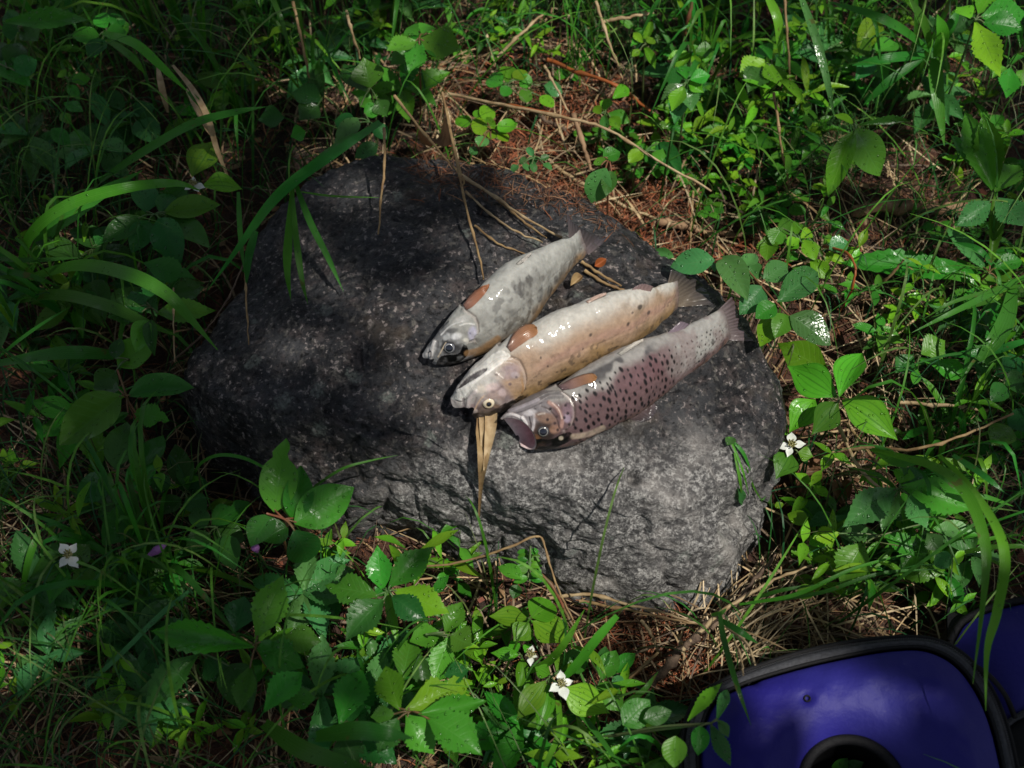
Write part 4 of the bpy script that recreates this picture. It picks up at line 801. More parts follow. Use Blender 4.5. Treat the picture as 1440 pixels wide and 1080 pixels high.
plant('pointed_leaf_herb', 'herb with one folded pointed leaf standing at the back left of the boulder', 'plant', (521,124,.09), 'berry', 'mid', [(521,124,511,80,42,dict(dz=.02)),(516,130,482,92,40,dict(mat='deep')),(530,140,545,165,24,dict(mat='deep')),(506,150,525,140,24,dict(mat='mid'))])
plant('pale_leaf_herb', 'herb with two pale grey green leaves at the back left rim of the boulder', 'plant', (520,172,.09), 'oval', 'pale', [(503,166,471,209,24),(531,203,499,222,22),(512,160,535,150,20,dict(mat='mid')),(526,178,545,195,22,dict(mat='deep')),(500,175,470,170,26,dict(mat='deep'))])
plant('nettle_like_herb', 'herb with toothed nettle like leaves at the top, behind the boulder', 'plant', (589,55,.13), 'herb', 'mid', [(586,58,543,72,30),(590,62,575,102,28),(592,55,650,70,46),(588,50,570,38,22),(593,48,608,34,24),(584,62,548,92,26,dict(mat='deep',z=-.02)),(600,62,625,84,24)], 'stemred')
plant('dark_folded_herb', 'herb with a folded dark leaf over the grasses at the upper left', 'plant', (452,142,.08), 'berry', 'deep', [(452,142,408,128,36),(448,148,420,170,34),(455,138,440,85,22),(400,165,362,168,34,dict(loose=1)),(430,185,408,192,22,dict(loose=1,mat='mid'))])
plant('broad_weed', 'weed with a broad blunt leaf at the top left corner', 'plant', (30,38,.14), 'lance', 'deep', [(5,32,129,27,30,dict(mat='mid',loose=1,z=.02)),(34,34,54,59,30),(25,40,2,45,26),(28,45,10,15,22)])
plant('broad_weed', 'weed with large dim leaves at the left edge near the top', 'plant', (10,95,.12), 'oval', 'deep', [(-6,90,42,118,34,dict(mat='mid')),(12,92,30,60,30),(8,88,-10,60,26),(20,100,52,84,28)])
plant('small_herb', 'small shaded herb with a column of narrow leaves at the upper left', 'plant', (98,115,.09), 'lance', 'mid', [(100,113,128,110,16),(96,120,112,140,14),(90,145,118,158,16,dict(loose=1)),(85,160,100,174,14,dict(loose=1)),(72,182,100,207,20,dict(loose=1)),(92,108,84,100,14)])
plant('woodland_herb', 'cluster of rounded leaves beside the bright arching blade at the upper left', 'plant', (150,45,.10), 'oval', 'mid', [(155,44,182,34,30),(148,48,178,46,26),(140,50,100,49,22),(150,40,138,18,22),(158,38,170,20,22),(145,55,125,80,26,dict(mat='deep'))])
plant('woodland_herb', 'grey green wilted leaves in the dark hollow at the upper left', 'plant', (185,165,.04), 'oval', 'deep', [(175,155,135,130,28),(190,160,215,145,28),(192,170,222,200,36,dict(mat='pale')),(182,175,178,205,30),(195,165,222,168,20)])
# --- lower right bank
plant('cinquefoil', 'dark leaved plant with two spreading wet leaves above the blue bag', 'plant', (1264,689,.10), 'herb', 'mid',
    [(1259,688,1182,743,42,dict(mat='pale')),(1268,684,1376,716,46,dict(mat='mid')),(1268,682,1302,662,30,dict(mat='pale')),(1258,698,1240,746,30,dict(mat='pale')),(1278,696,1304,744,30,dict(mat='pale')),(1265,680,1278,658,26,dict(mat='bright'))])
plant('cinquefoil', 'plant of small dewy leaves between the dead leaves and the blue bag', 'plant', (1239,753,.07), 'herb', 'mid',
    [(1236,754,1174,751,26,dict(mat='pale')),(1242,753,1289,781,28),(1214,764,1181,822,44,dict(z=.01)),(1180,750,1142,757,24,dict(mat='bright')),(1304,750,1324,776,24,dict(mat='pale',loose=1)),(1318,746,1352,744,22,dict(mat='pale',loose=1)),(1316,780,1336,796,24,dict(kind='round',mat='pale',loose=1)),(1305,735,1296,742,18)])
plant('yellow_shoot', 'yellow green shoot by the dead leaves at the right foot of the boulder', 'plant', (1150,765,.045), 'oval', 'bright', [(1137,736,1107,722,20,dict(loose=1)),(1162,756,1138,765,22),(1132,770,1155,792,18),(1180,780,1150,800,24),(1098,715,1092,706,12,dict(loose=1)),(1120,840,1145,826,20,dict(loose=1))])
plant('spoon_leaf_plant', 'plant with a spoon shaped leaf right of the bunchberry whorl', 'plant', (1292,500,.06), 'spoon', 'mid', [(1293,504,1357,527,26),(1296,498,1330,478,34,dict(kind='herb')),(1285,500,1258,525,26,dict(kind='herb',mat='deep')),(1365,505,1391,538,16,dict(loose=1,mat='pale')),(1290,510,1285,540,14)])
plant('spoon_leaf_plant', 'dim rounded leafy clump at the right edge under the rosette', 'plant', (1415,525,.08), 'spoon', 'deep', [(1400,528,1440,505,34,dict(kind='oval')),(1410,535,1445,545,34,dict(kind='oval')),(1405,520,1385,500,22,dict(kind='oval')),(1412,540,1395,565,26,dict(kind='oval')),(1420,600,1395,625,36,dict(kind='oval',loose=1,mat='mid')),(1428,575,1450,610,40,dict(kind='oval',loose=1))])
plant('trefoil_herb', 'dull green three leaved herb left of the brown bark twig', 'plant', (848,952,.05), 'oval', 'pale', [(845,955,866,915,28,dict(mat='mid')),(860,947,893,919,20,dict(mat='mid')),(840,962,876,999,32,dict(mat='mid')),(862,952,877,966,16),(846,940,852,908,16,dict(mat='deep'))])
plant('leafy_runner', 'pale green runner with slim leaves reaching over the left corner of the blue bag', 'plant', (1000,1017,.12), 'spoon', 'pale', [(968,1014,1016,958,17,dict(mat='bright',kind='lance',loose=1)),(1008,1012,1024,966,15,dict(kind='lance')),(1000,1020,1028,1078,20,dict(kind='lance')),(1010,1013,1025,1037,14,dict(kind='lance')),(985,1020,982,1062,24,dict(mat='mid',kind='oval')),(950,1035,948,1080,32,dict(mat='mid',kind='oval',loose=1)),(876,1020,914,984,38,dict(mat='mid',kind='oval',loose=1)),(905,1012,945,1000,24,dict(mat='deep',kind='oval',loose=1))], root=(800,1042),
    extra=[[(800,1040,.03),(860,1034,.06),(925,1022,.10),(1000,1017,.12)]])
plant('sorrel', 'low leaf cluster at the bottom edge left of the blue bag', 'plant', (965,1090,.05), 'oval', 'mid', [(960,1085,925,1070,32),(972,1085,1000,1072,34,dict(mat='pale')),(955,1090,905,1095,34)])
# vetch leaf with paired leaflets on the boulder's front foot
vl = []
for i in range(7):
    x, y = 744 + (i % 2) * 1, 812 - i * 6.0
    vl += [(x - 1, y, x - 22 + i * .8, y + 7 - i, 11 - i * .4, dict(kind='oval')), (x + 1, y, x + 20 - i, y + 5 - i, 11 - i * .4, dict(kind='oval'))]
plant('vetch', 'vetch with a feathered leaf of small paired leaflets at the front foot of the boulder', 'plant', (744,800,.075), 'oval', 'mid', vl + [(735,815,700,795,20,dict(loose=1)),(728,822,722,842,16,dict(loose=1,mat='deep'))], root=(746,826), extra=[[(745,818,.07),(745,795,.078),(746,768,.08)]])
# a crushed green scrap of plant lying on the boulder's right shoulder
r_ = empty('plant_scrap', S(1040, 655), 'limp green scrap of torn plant lying on the right shoulder of the boulder', 'plant scrap'); o_ = r_.location.copy()
for pts, wd in (([(1024,618),(1034,640),(1045,670),(1052,700)], 5), ([(1028,622),(1044,640),(1055,665)], 7), ([(1032,640),(1040,680),(1042,700)], 6), ([(1048,660),(1060,690),(1072,710)], 4)):
    blade(r_, o_, [tuple(S(x, y, .004)) for x, y in pts], wd * .0004, 'mid', 'leaf')
for (a, b_) in (((1036,690),(1044,714)), ((1030,618),(1022,630)), ((1070,706),(1085,716))):
    put_leaf(r_, o_, S(*a, .004), S(*b_, .005), .009, 'oval', 'pale')

# --- grasses: a tuft is a thing, each blade a part
def tuft(label, blades, mat='grassblade', name='grass_tuft'):
    x0, y0 = blades[0][0][0][:2]; q = P(*blades[0][0][0]); org = Vector((q.x, q.y, rz(q.x, q.y))); rt = empty(name, org, label, 'grass')
    for b in blades:
        wd = b[1]; pts = pxz(b[0]); m = b[2] if len(b) > 2 else mat; tp = b[3] if len(b) > 3 else (.6, 1, 1, .75, .05)
        blade(rt, org, pts, wd * .00064, m, 'blade', .3, tp)
    return rt
tuft('tuft of broad arching blades at the left edge, bending towards the boulder', [
    ([(30,395,.02),(40,338,.08),(90,292,.13),(170,266,.15),(245,258,.13),(282,268,.11)], 17, 'grassbright'), ([(38,385,.02),(66,330,.07),(105,300,.10),(150,268,.12),(200,240,.13)], 22),
    ([(40,392,.03),(110,374,.10),(180,386,.14),(232,412,.14),(262,442,.13),(306,492,.12)], 19), ([(12,425,.02),(80,415,.08),(150,430,.11),(200,452,.11),(252,474,.10)], 17), ([(-20,362,.08),(40,366,.10),(120,362,.08)], 7), ([(-10,378,.08),(40,388,.10),(82,402,.08)], 9)])
tuft('tuft with a stiff wide blade lying level at the left edge below the arching blades', [([(-5,512,.05),(60,500,.08),(110,496,.09),(160,500,.08)], 18, 'grassblade', (.5, .8, 1, 1, .7)), ([(20,514,.04),(50,518,.05),(84,524,.05)], 10), ([(-5,505,.05),(25,480,.08),(60,455,.1),(98,432,.1)], 5)])
tuft('long narrow blades crossing from the upper left to the hanging grass', [([(140,255,.05),(200,215,.10),(270,175,.14),(330,158,.15),(375,150,.15)], 13), ([(145,46,.12),(190,62,.14),(225,92,.14),(265,130,.13)], 14, 'grassbright'), ([(265,129,.13),(285,150,.13),(305,175,.11)], 9, 'grassblade'), ([(150,55,.1),(185,80,.12),(205,105,.10)], 11)])
tuft('grass with thin blades hanging down over the upper left face of the boulder', [
    ([(535,172,.14),(470,216,.17),(420,250,.175),(382,285,.17),(345,335,.14),(292,408,.12)], 15), ([(412,262,.17),(406,330,.16),(404,380,.145),(409,422,.135)], 12, 'grassbright', (.4, .8, 1, .6, .05)), ([(411,268,.17),(416,330,.16),(424,390,.145),(433,428,.135)], 9, 'grassblade', (.4, .8, 1, .6, .05)),
    ([(416,260,.17),(436,312,.16),(460,360,.15),(483,410,.14)], 9), ([(360,325,.15),(350,360,.14),(346,402,.13)], 11), ([(335,270,.13),(338,330,.13),(343,380,.13)], 7), ([(424,270,.17),(470,276,.16),(538,278,.15)], 3), ([(500,190,.14),(455,222,.165),(400,262,.165)], 14)])
tuft('thin stem of grass arching across the dark lower face of the boulder', [([(420,705,.10),(438,688,.12),(480,660,.14),(520,648,.14),(560,640,.135)], 3.5)], name='grass_stalk')
tuft('curved green tendril in front of the lower left boulder face', [([(272,668,.06),(285,650,.09),(310,640,.11),(345,645,.115),(385,665,.11)], 4.5, 'grassblade', (1, 1, 1, 1, .6))], name='grass_stalk')
tuft('two broad blades bending down over the right side of the blue bag', [
    ([(1225,632,.10),(1265,642,.14),(1325,662,.18),(1362,700,.20),(1384,760,.20),(1385,820,.19),(1368,962,.15)], 14, 'grassbright', (.35, .7, 1, .8, .05)), ([(1320,640,.12),(1360,680,.17),(1400,740,.20),(1413,790,.20),(1402,860,.19),(1388,915,.17),(1386,1000,.15)], 12, 'grassbright', (.4, .8, 1, .8, .05)),
    ([(1340,640,.12),(1382,668,.14),(1412,692,.14)], 8)])
tuft('grass clump fanning left from the right edge, below the toothed rosette leaf', [([(1450,385,.05),(1400,410,.09),(1345,437,.11),(1282,468,.10)], 9), ([(1450,400,.05),(1400,408,.09),(1340,425,.11),(1300,448,.1)], 6), ([(1450,412,.04),(1405,420,.07),(1360,432,.09),(1310,446,.08)], 8), ([(1440,480,.08),(1400,492,.09),(1360,498,.09),(1322,500,.08)], 12), ([(1425,395,.06),(1418,440,.09),(1402,475,.10),(1376,507,.09)], 24, 'grassblade', (.4, .8, 1, .9, .3)), ([(1400,420,.05),(1398,455,.06),(1384,482,.06)], 14), ([(1395,372,.10),(1375,350,.11),(1340,340,.10)], 8)])
tuft('grass with a crown of wide blades at the top right', [([(1308,72,.10),(1262,38,.15),(1220,19,.16),(1164,2,.15)], 14), ([(1308,66,.10),(1298,30,.14),(1278,-5,.16)], 13), ([(1318,80,.10),(1325,48,.14),(1318,20,.16)], 20, 'grassbright'), ([(1314,82,.10),(1318,130,.10),(1328,205,.07)], 22, 'grassblade', (.5, 1, .9, .6, .05)), ([(1300,78,.10),(1250,82,.11),(1198,92,.10)], 15), ([(1296,82,.10),(1250,115,.09),(1214,148,.07)], 14), ([(1316,70,.1),(1335,40,.13),(1350,10,.14)], 16)])
tuft('single long blue green blade hanging from the top edge', [([(1124,-10,.16),(1146,50,.15),(1162,110,.13),(1174,168,.10)], 12, 'pale')], name='grass_stalk')
tuft('wide bright blade hanging from the top edge, left of the blue green one', [([(1078,-8,.14),(1094,30,.13),(1096,80,.10)], 14, 'grassbright')], name='grass_stalk')
tuft('two bright grass blades leaning over the white flowers', [([(742,945,.05),(770,932,.07),(794,905,.10),(822,857,.12)], 10, 'grassbright'), ([(792,955,.07),(815,930,.09),(838,900,.11),(868,866,.12)], 11, 'grassbright', (.6, 1, 1, 1, .6)), ([(785,985,.06),(786,1030,.07),(766,1078,.08)], 7, 'grassbright', (1, 1, 1, 1, .8)), ([(800,985,.06),(838,1030,.07),(878,1085,.08)], 7), ([(874,992,.04),(904,972,.06),(926,944,.06)], 7)])
tuft('thin blade dangling across the left corner of the blue bag', [([(1012,862,.12),(1018,900,.13),(1035,960,.14),(1056,1020,.13)], 7), ([(1014,872,.12),(1040,888,.13),(1066,905,.12)], 8), ([(1000,865,.11),(1014,862,.12),(1022,855,.12)], 5)], name='grass_stalk')
tuft('wide blurred blades across the bottom edge left of the insect-holed leaf', [([(372,1018,.10),(420,1052,.15),(470,1070,.17),(525,1082,.17)], 20, 'grassblade'), ([(445,1036,.13),(500,1028,.17),(540,1032,.18),(580,1038,.17)], 20, 'grassblade')])
tuft('straight pale stalk slanting through the shaded grass at the lower left', [([(120,966,.05),(170,920,.08),(225,865,.10),(270,828,.11)], 6, 'pale', (1, 1, 1, 1, .6))], name='grass_stalk')
tuft('yellow green blade at the left edge beside the white flower', [([(55,745,.10),(40,790,.09),(28,850,.05)], 9, 'grassbright')], name='grass_stalk')
tuft('green stems slanting across the ground above the blue bag', [([(1040,850,.06),(1120,836,.09),(1200,800,.10),(1290,775,.09)], 5, 'grassbright'), ([(1090,845,.05),(1160,832,.08),(1240,806,.09),(1330,800,.08)], 5, 'grassblade'), ([(1060,842,.05),(1100,830,.07),(1150,822,.07)], 5)])
tuft('dark olive blade drooping above the spreading wet leaves', [([(1228,632,.09),(1262,650,.12),(1300,650,.13),(1345,690,.12)], 13, 'grassblade'), ([(1345,690,.12),(1390,700,.12),(1425,712,.10)], 6)], name='grass_stalk')

# --- dry stalks, straws, twigs, dead leaves: single things
def stalk(name, label, pts, wpx, mat, cat='dry stalk', surf=False, rough=0):
    A = [S(x, y, z) if surf else P(x, y, z) for x, y, z in pts]; r = wpx * .5 * .00064; org = A[0].copy(); mb = MB(); n = 5 * len(A)
    C = crom([tuple(a - org) for a in A], n); C += np.random.default_rng(len(label)).normal(0, r * .25 + rough, C.shape) * np.linspace(0, 1, n)[:, None] ** .2
    rr_ = np.linspace(r, r * .6, n) * np.random.default_rng(len(label) + 5).uniform(.82, 1.15, n); rr_[n // 3] *= 1.45; rr_[(2 * n) // 3] *= 1.4; mb.tube(C, rr_, 6); o = obj(name, mb.mesh(name), M[mat], None, org); tag(o, label, cat); return o
stalk('dry_stalk', 'long pale dry stalk slanting down right across the red needle patch', [(630,132,.06),(720,150,.10),(800,166,.12),(850,180,.12),(925,225,.11),(1000,268,.08)], 5.5, 'strawlight')
stalk('dry_stalk', 'orange brown stalk running just under the long pale dry stalk', [(690,145,.05),(740,152,.08),(800,165,.09)], 5, 'orange')
stalk('dry_stalk', 'rusty red stalk lying at the top of the red needle patch', [(770,84,.03),(820,104,.05),(865,120,.06),(915,155,.03)], 7, 'orange')
stalk('dry_stalk', 'thin dry stem crossing the boulder in front of the smallest trout back', [(622,130,.14),(640,215,.155),(655,290,.16),(670,345,.155),(681,392,.16)], 4.2, 'straw')
stalk('dry_stalk', 'dry stem leaning from the back rim down towards the smallest trout tail', [(555,135,.13),(600,192,.15),(650,250,.14),(648,262,.135)], 4.5, 'straw')
stalk('dry_stalk', 'forked straw lying on the boulder and ending at the smallest trout back', [(648,250,.004),(700,285,.006),(735,312,.008),(790,346,.012)], 5.5, 'strawlight', surf=True)
stalk('dry_stalk', 'lower straw of the fork ending behind the smallest trout tail', [(700,284,.004),(730,312,.006),(768,345,.01)], 4.5, 'straw', surf=True)
stalk('dry_stalk', 'straw left of the fork, ending short of the smallest trout', [(655,272,.003),(690,305,.004),(725,330,.005),(762,348,.008)], 4, 'strawlight', surf=True)
stalk('dry_stalk', 'faint straw across the dark boulder top, left of the fork', [(668,320,.003),(700,345,.003),(742,362,.004)], 3.5, 'straw', surf=True)
stalk('dry_stalk', 'long straw along the back rim of the boulder', [(768,232,.01),(800,258,.012),(850,288,.015),(890,306,.012),(940,325,.012)], 7, 'strawlight', surf=True)
stalk('dry_stalk', 'dry stalk bent beside the limp pale leaf behind the boulder', [(806,160,.05),(820,205,.04),(832,240,.02)], 9, 'wood')
stalk('dry_stalk', 'thin dry stem hanging over the upper left boulder face', [(540,180,.16),(541,230,.16),(536,280,.155),(532,330,.15)], 4.2, 'straw')
stalk('dry_stalk', 'brittle stem dangling along the left flank of the boulder', [(345,375,.13),(346,420,.13),(350,485,.12)], 3, 'straw')
stalk('dry_stalk', 'pale vertical stem left of the boulder under the ragged leaf', [(244,405,.10),(244,450,.10),(245,510,.09)], 3.2, 'strawlight')
stalk('dry_stalk', 'curved brown stem along the shaded left flank of the boulder', [(240,510,.06),(285,470,.09),(320,420,.11),(342,372,.12)], 3.5, 'twig')
stalk('bent_stem', 'green to tan stem bent over like an elbow at the front foot of the boulder', [(560,800,.05),(640,792,.07),(700,775,.09),(745,757,.10),(762,758,.10),(775,800,.09),(795,850,.07),(820,900,.05)], 3.6, 'straw', 'stem')
stalk('red_stalk', 'dark red stalk by the elbow bent stem', [(750,800,.05),(775,822,.04),(800,870,.04),(812,900,.03)], 5, 'stemred')
stalk('red_stalk', 'dark red upright stalk at the top, over the bright leaf spray', [(975,-10,.13),(966,35,.10),(962,62,.06)], 6, 'stemred')
stalk('orange_tendril', 'curled orange stalk right of the honeysuckle sprig', [(1158,346,.06),(1192,356,.09),(1203,382,.10),(1196,410,.08),(1180,440,.03)], 4.5, 'orange')
stalk('dry_stalk', 'pinkish green stalk arching over the ground right of the bunchberry whorl', [(1182,632,.05),(1230,630,.07),(1285,632,.09),(1345,615,.10),(1425,582,.11)], 5, 'straw')
stalk('dry_stalk', 'pale straight straw between the whorl and the right edge', [(1266,566,.04),(1330,570,.05),(1385,578,.04)], 5.5, 'strawlight')
stalk('dry_stalk', 'slanting dry blade below the toothed rosette leaf', [(1224,410,.03),(1250,390,.06),(1270,366,.08)], 5, 'straw')
stalk('dry_stalk', 'white topped pale stalk lying level at the top edge', [(850,30,.09),(885,24,.10),(920,18,.10)], 6, 'strawlight')
stalk('dry_stalk', 'dry stem standing out from the top edge left of the bright grass', [(487,15,.12),(495,45,.11),(506,82,.07)], 5, 'strawlight')
stalk('dry_stalk', 'dry stem falling from the top edge to the folded dark leaf', [(412,2,.13),(425,60,.11),(437,120,.07)], 5, 'straw')
stalk('dry_stalk', 'tall dry stem right of the yellowish leaves at the top', [(1103,-5,.13),(1108,60,.11),(1112,125,.07)], 4.5, 'straw')
stalk('dry_stalk', 'dry stem leaning beside the hair-like grass on the right bank', [(1088,130,.09),(1098,200,.07),(1110,262,.02)], 4.5, 'straw')
stalk('dry_stalk', 'dry stem at a slant in the bright grass at the top middle', [(838,2,.10),(855,55,.09),(878,118,.05)], 5, 'strawlight')
stalk('dry_stalk', 'pale straw leaning up from the needle patch to the bright grass', [(765,92,.07),(780,120,.06),(800,158,.05)], 5, 'strawlight')
stalk('dry_stalk', 'stout straw lying across the top middle grass', [(700,80,.06),(735,45,.08),(765,18,.08)], 6, 'strawlight')
# straws under the boulder's front foot
for lb, pts, w_, m_ in [('long straw hugging the front foot of the boulder', [(760,842,.02),(830,836,.03),(880,850,.035),(935,862,.035),(990,880,.03)], 5, 'strawlight'),
        ('lower straw crossing below the front foot of the boulder', [(815,845,.02),(870,855,.03),(930,868,.035),(985,878,.03)], 4.5, 'straw'),
        ('straw running up right from the front tip of the boulder', [(950,925,.02),(1000,872,.04),(1050,838,.05),(1090,815,.05),(1140,795,.04)], 6, 'strawlight'),
        ('broken straw bent down below the boulder tip', [(902,873,.03),(915,890,.035),(926,918,.01)], 5, 'strawlight'),
        ('straw fanning out over the bag zipper', [(1020,880,.06),(1050,905,.10),(1062,935,.12)], 4, 'strawlight'),
        ('straw curling beside the bag zipper', [(1032,900,.05),(1042,925,.09),(1045,950,.11)], 3.6, 'strawlight'),
        ('straw slanting down to the trefoil herb', [(925,918,.02),(890,950,.03),(855,975,.01)], 4.5, 'straw'),
        ('upper straw above the spreading wet leaves', [(1180,600,.05),(1210,660,.07),(1270,715,.06),(1290,740,.04)], 5.5, 'strawlight'),
        ('second straw under the bunchberry whorl', [(1190,595,.04),(1225,640,.05),(1262,690,.05),(1285,730,.03)], 5, 'straw')]:
    stalk('straw', lb, pts, w_, m_, 'straw')
stalk('bark_twig', 'dark furrowed bark twig leaning against the front tip of the boulder', [(915,962,.012),(945,930,.02),(975,898,.03),(1005,868,.04)], 13, 'twig', 'twig', rough=.0004)
stalk('bark_twig', 'thin dark twig in the gap between boulder and straw at the right', [(1000,885,.03),(1050,830,.03),(1090,780,.03)], 6, 'twig', 'twig', rough=.0003)
stalk('fallen_branch', 'barkless tan dead branch lying on the right bank', [(1195,306,.010),(1240,302,.014),(1300,306,.014),(1368,302,.012),(1400,303,.01)], 22, 'wood', 'branch', surf=True, rough=.0006)
stalk('fallen_branch', 'pale split stick at the back right rim of the boulder', [(925,322,.012),(960,330,.014),(1000,338,.012),(1045,340,.012)], 13, 'wood', 'branch', surf=True, rough=.0006)
stalk('bark_twig', 'grey forked twig sunk in the red needle patch', [(738,155,.012),(765,178,.012),(790,190,.012),(805,210,.006)], 8, 'twig', 'twig', surf=True, rough=.0004)

def dead_leaf(label, pts, wpx, mat='deadleaf', surf=True, kind='oval', name='dead_leaf', cat='dead leaf', curl=.6):
    b, tp = (S(*pts[0]), S(*pts[1])); org = b.copy(); x, y, z, ln = leaf_frame(b, tp, random.uniform(-.3, .3)); nu, nv = 18, 9; V = np.empty((nu, nv, 3)); q = crom([(i / 7, p) for i, p in enumerate(PROF[kind])], nu)[:, 1]; rn = random.Random(len(label))
    ph = rn.random() * 6
    for i in range(nu):
        for j in range(nv):
            u = i / (nu - 1); v = j / (nv - 1) * 2 - 1; yy = .5 * q[i] * wpx * .00064 * v; zz = curl * abs(yy) + .16 * ln * math.sin(u * 5 + ph) * v * .5 + curl * .12 * ln * u * u
            p_ = x * (u * ln) + y * yy + z * zz; V[i, j] = p_
    me = mesh_np(name, V.reshape(-1, 3), grid_faces(nu, nv)); o = obj(name, me, M[mat], None, org); tag(o, label, cat); return o
dead_leaf('brown crinkled dead leaf at the right foot of the boulder', ((1138,660,.02),(1118,712,.012)), 36)
dead_leaf('curled tan dead leaf just right of the crinkled one', ((1182,688,.02),(1180,722,.015)), 26, curl=1.6)
dead_leaf('folded dead leaf on end above the crinkled one', ((1160,650,.03),(1138,672,.02)), 16, curl=1.4)
dead_leaf('orange brown dead leaf in the crevice by the yellow green shoot', ((1100,780,.015),(1128,800,.01)), 24, curl=1.0)
dead_leaf('scrap of dead leaf between the two upper trout', ((802,410,.008),(818,400,.010)), 12, 'straw', curl=1.8)
dead_leaf('tan dead leaf in front of the back left rim of the boulder', ((592,215,.02),(640,232,.02)), 26, curl=.9)
dead_leaf('small white dead petal on the right bank soil', ((1262,534,.012),(1280,524,.014)), 12, 'petal', name='fallen_petal', cat='petal')
for lb, pts in [('pale split straw behind the middle trout, right of the smallest trout tail', [(818,372,.004),(845,392,.006),(872,405,.004)]), ('second split straw behind the middle trout', [(822,384,.004),(850,402,.004),(880,412,.003)])]: stalk('straw', lb, pts, 5, 'straw', 'straw', surf=True)
dead_leaf('tiny red leaf scrap on the boulder right of the smallest trout tail', ((836,378,.004),(852,372,.008)), 12, 'orange', name='leaf_scrap', cat='leaf scrap', curl=1.2)
# strap-like dead blade under the middle trout's head
r_ = empty('dead_grass_blade', S(684, 600), 'broad split dead grass blade hanging down the boulder from under the middle trout head', 'dead blade'); o_ = r_.location.copy()
zz = [S(684,588,.008), S(683,620,.009), S(680,655,.012), S(677,695,.018), S(674,748,.022)]
blade(r_, o_, [tuple(q) for q in zz], .0155, 'straw', 'blade_half', .5, (.9, 1, .55, .22, .08)); zz2 = [S(691,590,.010), S(690,615,.012), S(686,645,.014), S(681,675,.017)]
blade(r_, o_, [tuple(q) for q in zz2], .0095, 'strawlight', 'blade_half', .8, (1, 1, .8, .45, .12)); blade(r_, o_, [tuple(S(677,590,.011)), tuple(S(678,620,.012)), tuple(S(677,650,.015))], .004, 'strawlight', 'blade_half', .8, (1, 1, .8, .45, .12))
for lb, pts, w_ in [('wide bleached dead blade hanging in the upper left shade', [(243,92,.12),(270,125,.13),(292,165,.13),(305,210,.10),(322,252,.07)], 9), ('second bleached dead blade left of the wide one', [(262,125,.10),(275,150,.11),(290,178,.10),(300,195,.08)], 8), ('short bleached dead blade standing left of the pair', [(222,95,.10),(228,125,.10),(236,158,.07)], 10)]:
    q = P(*pts[0]); r_ = empty('dead_grass_blade', Vector((q.x, q.y, 0)), lb, 'dead blade'); blade(r_, r_.location.copy(), pxz(pts), w_ * .00064, 'strawlight', 'blade_half', .5, (.4, .9, 1, .8, .3))
# violet vetch buds
for lb, a, b_ in [('violet flower bud in the shade left of the boulder foot', (208,782,.10), (234,765,.11)), ('half opened violet bud near the notched leaf sprig', (362,776,.10), (356,764,.11))]:
    p0, p1 = P(*a), P(*b_); r_ = empty('violet_bud', Vector((p0.x, p0.y, 0)), lb, 'flower bud'); o_ = r_.location.copy()
    mb = MB(); mb.tube([tuple(p0 - o_), tuple(p0.lerp(p1, .5) - o_), tuple(p1 - o_)], [.0012, .0038, .0010], 8, None, 10); obj('petal', mb.mesh('bud'), M['violet'], r_)
    mb = MB(); mb.tube([(0, .01, 0), (.002, .004, p0.z * .5), tuple(p0 - o_)], .0008, 5, None, 8); obj('stem', mb.mesh('stem'), M['stem'], r_)

# ------------------------------------------------------------------ blue bags
def bag_fabric(name, col):
    t = NT(name); geo = t.n('NewGeometry'); p_ = geo.outputs['Position']
    n1, n2 = t.noise(9, 4, p_), t.noise(300, 3, p_)
    c = t.mix(t.ramp(n1, [(.4, (0, 0, 0)), (.68, (.35, .35, .35))]), c4(col), (col[0] * 1.8 + .008, col[1] * 2.2 + .014, col[2] * 1.25 + .02, 1))
    dust = t.ramp(t.noise(170, 5, p_, .7), [(.66, (0, 0, 0)), (.78, (.25, .25, .25))]); c = t.mix(dust, c, (.22, .21, .24, 1))
    t.b.inputs['Specular IOR Level'].default_value = .22
    t.set(Base_Color=c, Roughness=.55, Normal=t.bump(n2, .35, .001, t.bump(t.noise(26, 3, p_), .35, .004)))
    return t.m
M['blue'] = bag_fabric('bag_fabric_blue', (.013, .010, .150))
M['black'] = plain('bag_webbing_black', (.005, .005, .006), .6, (.010, .010, .011), 500, .2, .4)
M['tape'] = plain('zipper_tape', (.022, .023, .027), .65, (.05, .052, .06), 350, .4, .5)
M['tooth'] = plain('zipper_teeth', (.035, .035, .040), .4, (.05, .05, .056), 200, .5)
def outline(pts, z, n):
    A = crom([(x, y) for x, y in pts] + [pts[0]], n + 1)[:-1]; return np.array([[*P(x, y, z)] for x, y in A])
BG = [(985,1120),(983,1050),(1000,992),(1040,966),(1105,945),(1180,927),(1255,914),(1305,915),(1347,938),(1380,985),(1402,1050),(1412,1130),(1395,1260),(1180,1290),(1005,1240)]
NO = 240; ZB = .082; o1 = outline(BG, ZB, NO); hc = np.array([*P(1200, 1108, ZB)]); hr = .037
broot = empty('blue_bag', Vector((hc[0], hc[1], 0)), 'blue zipped bag with black piping and a round black hole, cut by the bottom edge', 'bag'); bo = np.array(broot.location)
an = np.arctan2(o1[:, 1] - hc[1], o1[:, 0] - hc[0]); ho = np.column_stack([hc[0] + hr * np.cos(an), hc[1] + hr * np.sin(an), np.full(NO, ZB)])
rings = []
for f in np.linspace(0, 1, 46):
    q = ho * (1 - f) + o1 * f; q = q.copy(); q[:, 2] = ZB + .017 * (np.sin(np.pi * min(1, f * .93 + .07)) ** .6) - .012 * (1 - f) ** 3 - .006 * (f > .97); rings.append(q)
PV = np.array(rings); PV[:, :, 2] += .0050 * fbm(PV.reshape(-1, 3), 15, 4, 91).reshape(PV.shape[:2]) * np.sin(np.linspace(0, np.pi, 46))[:, None]
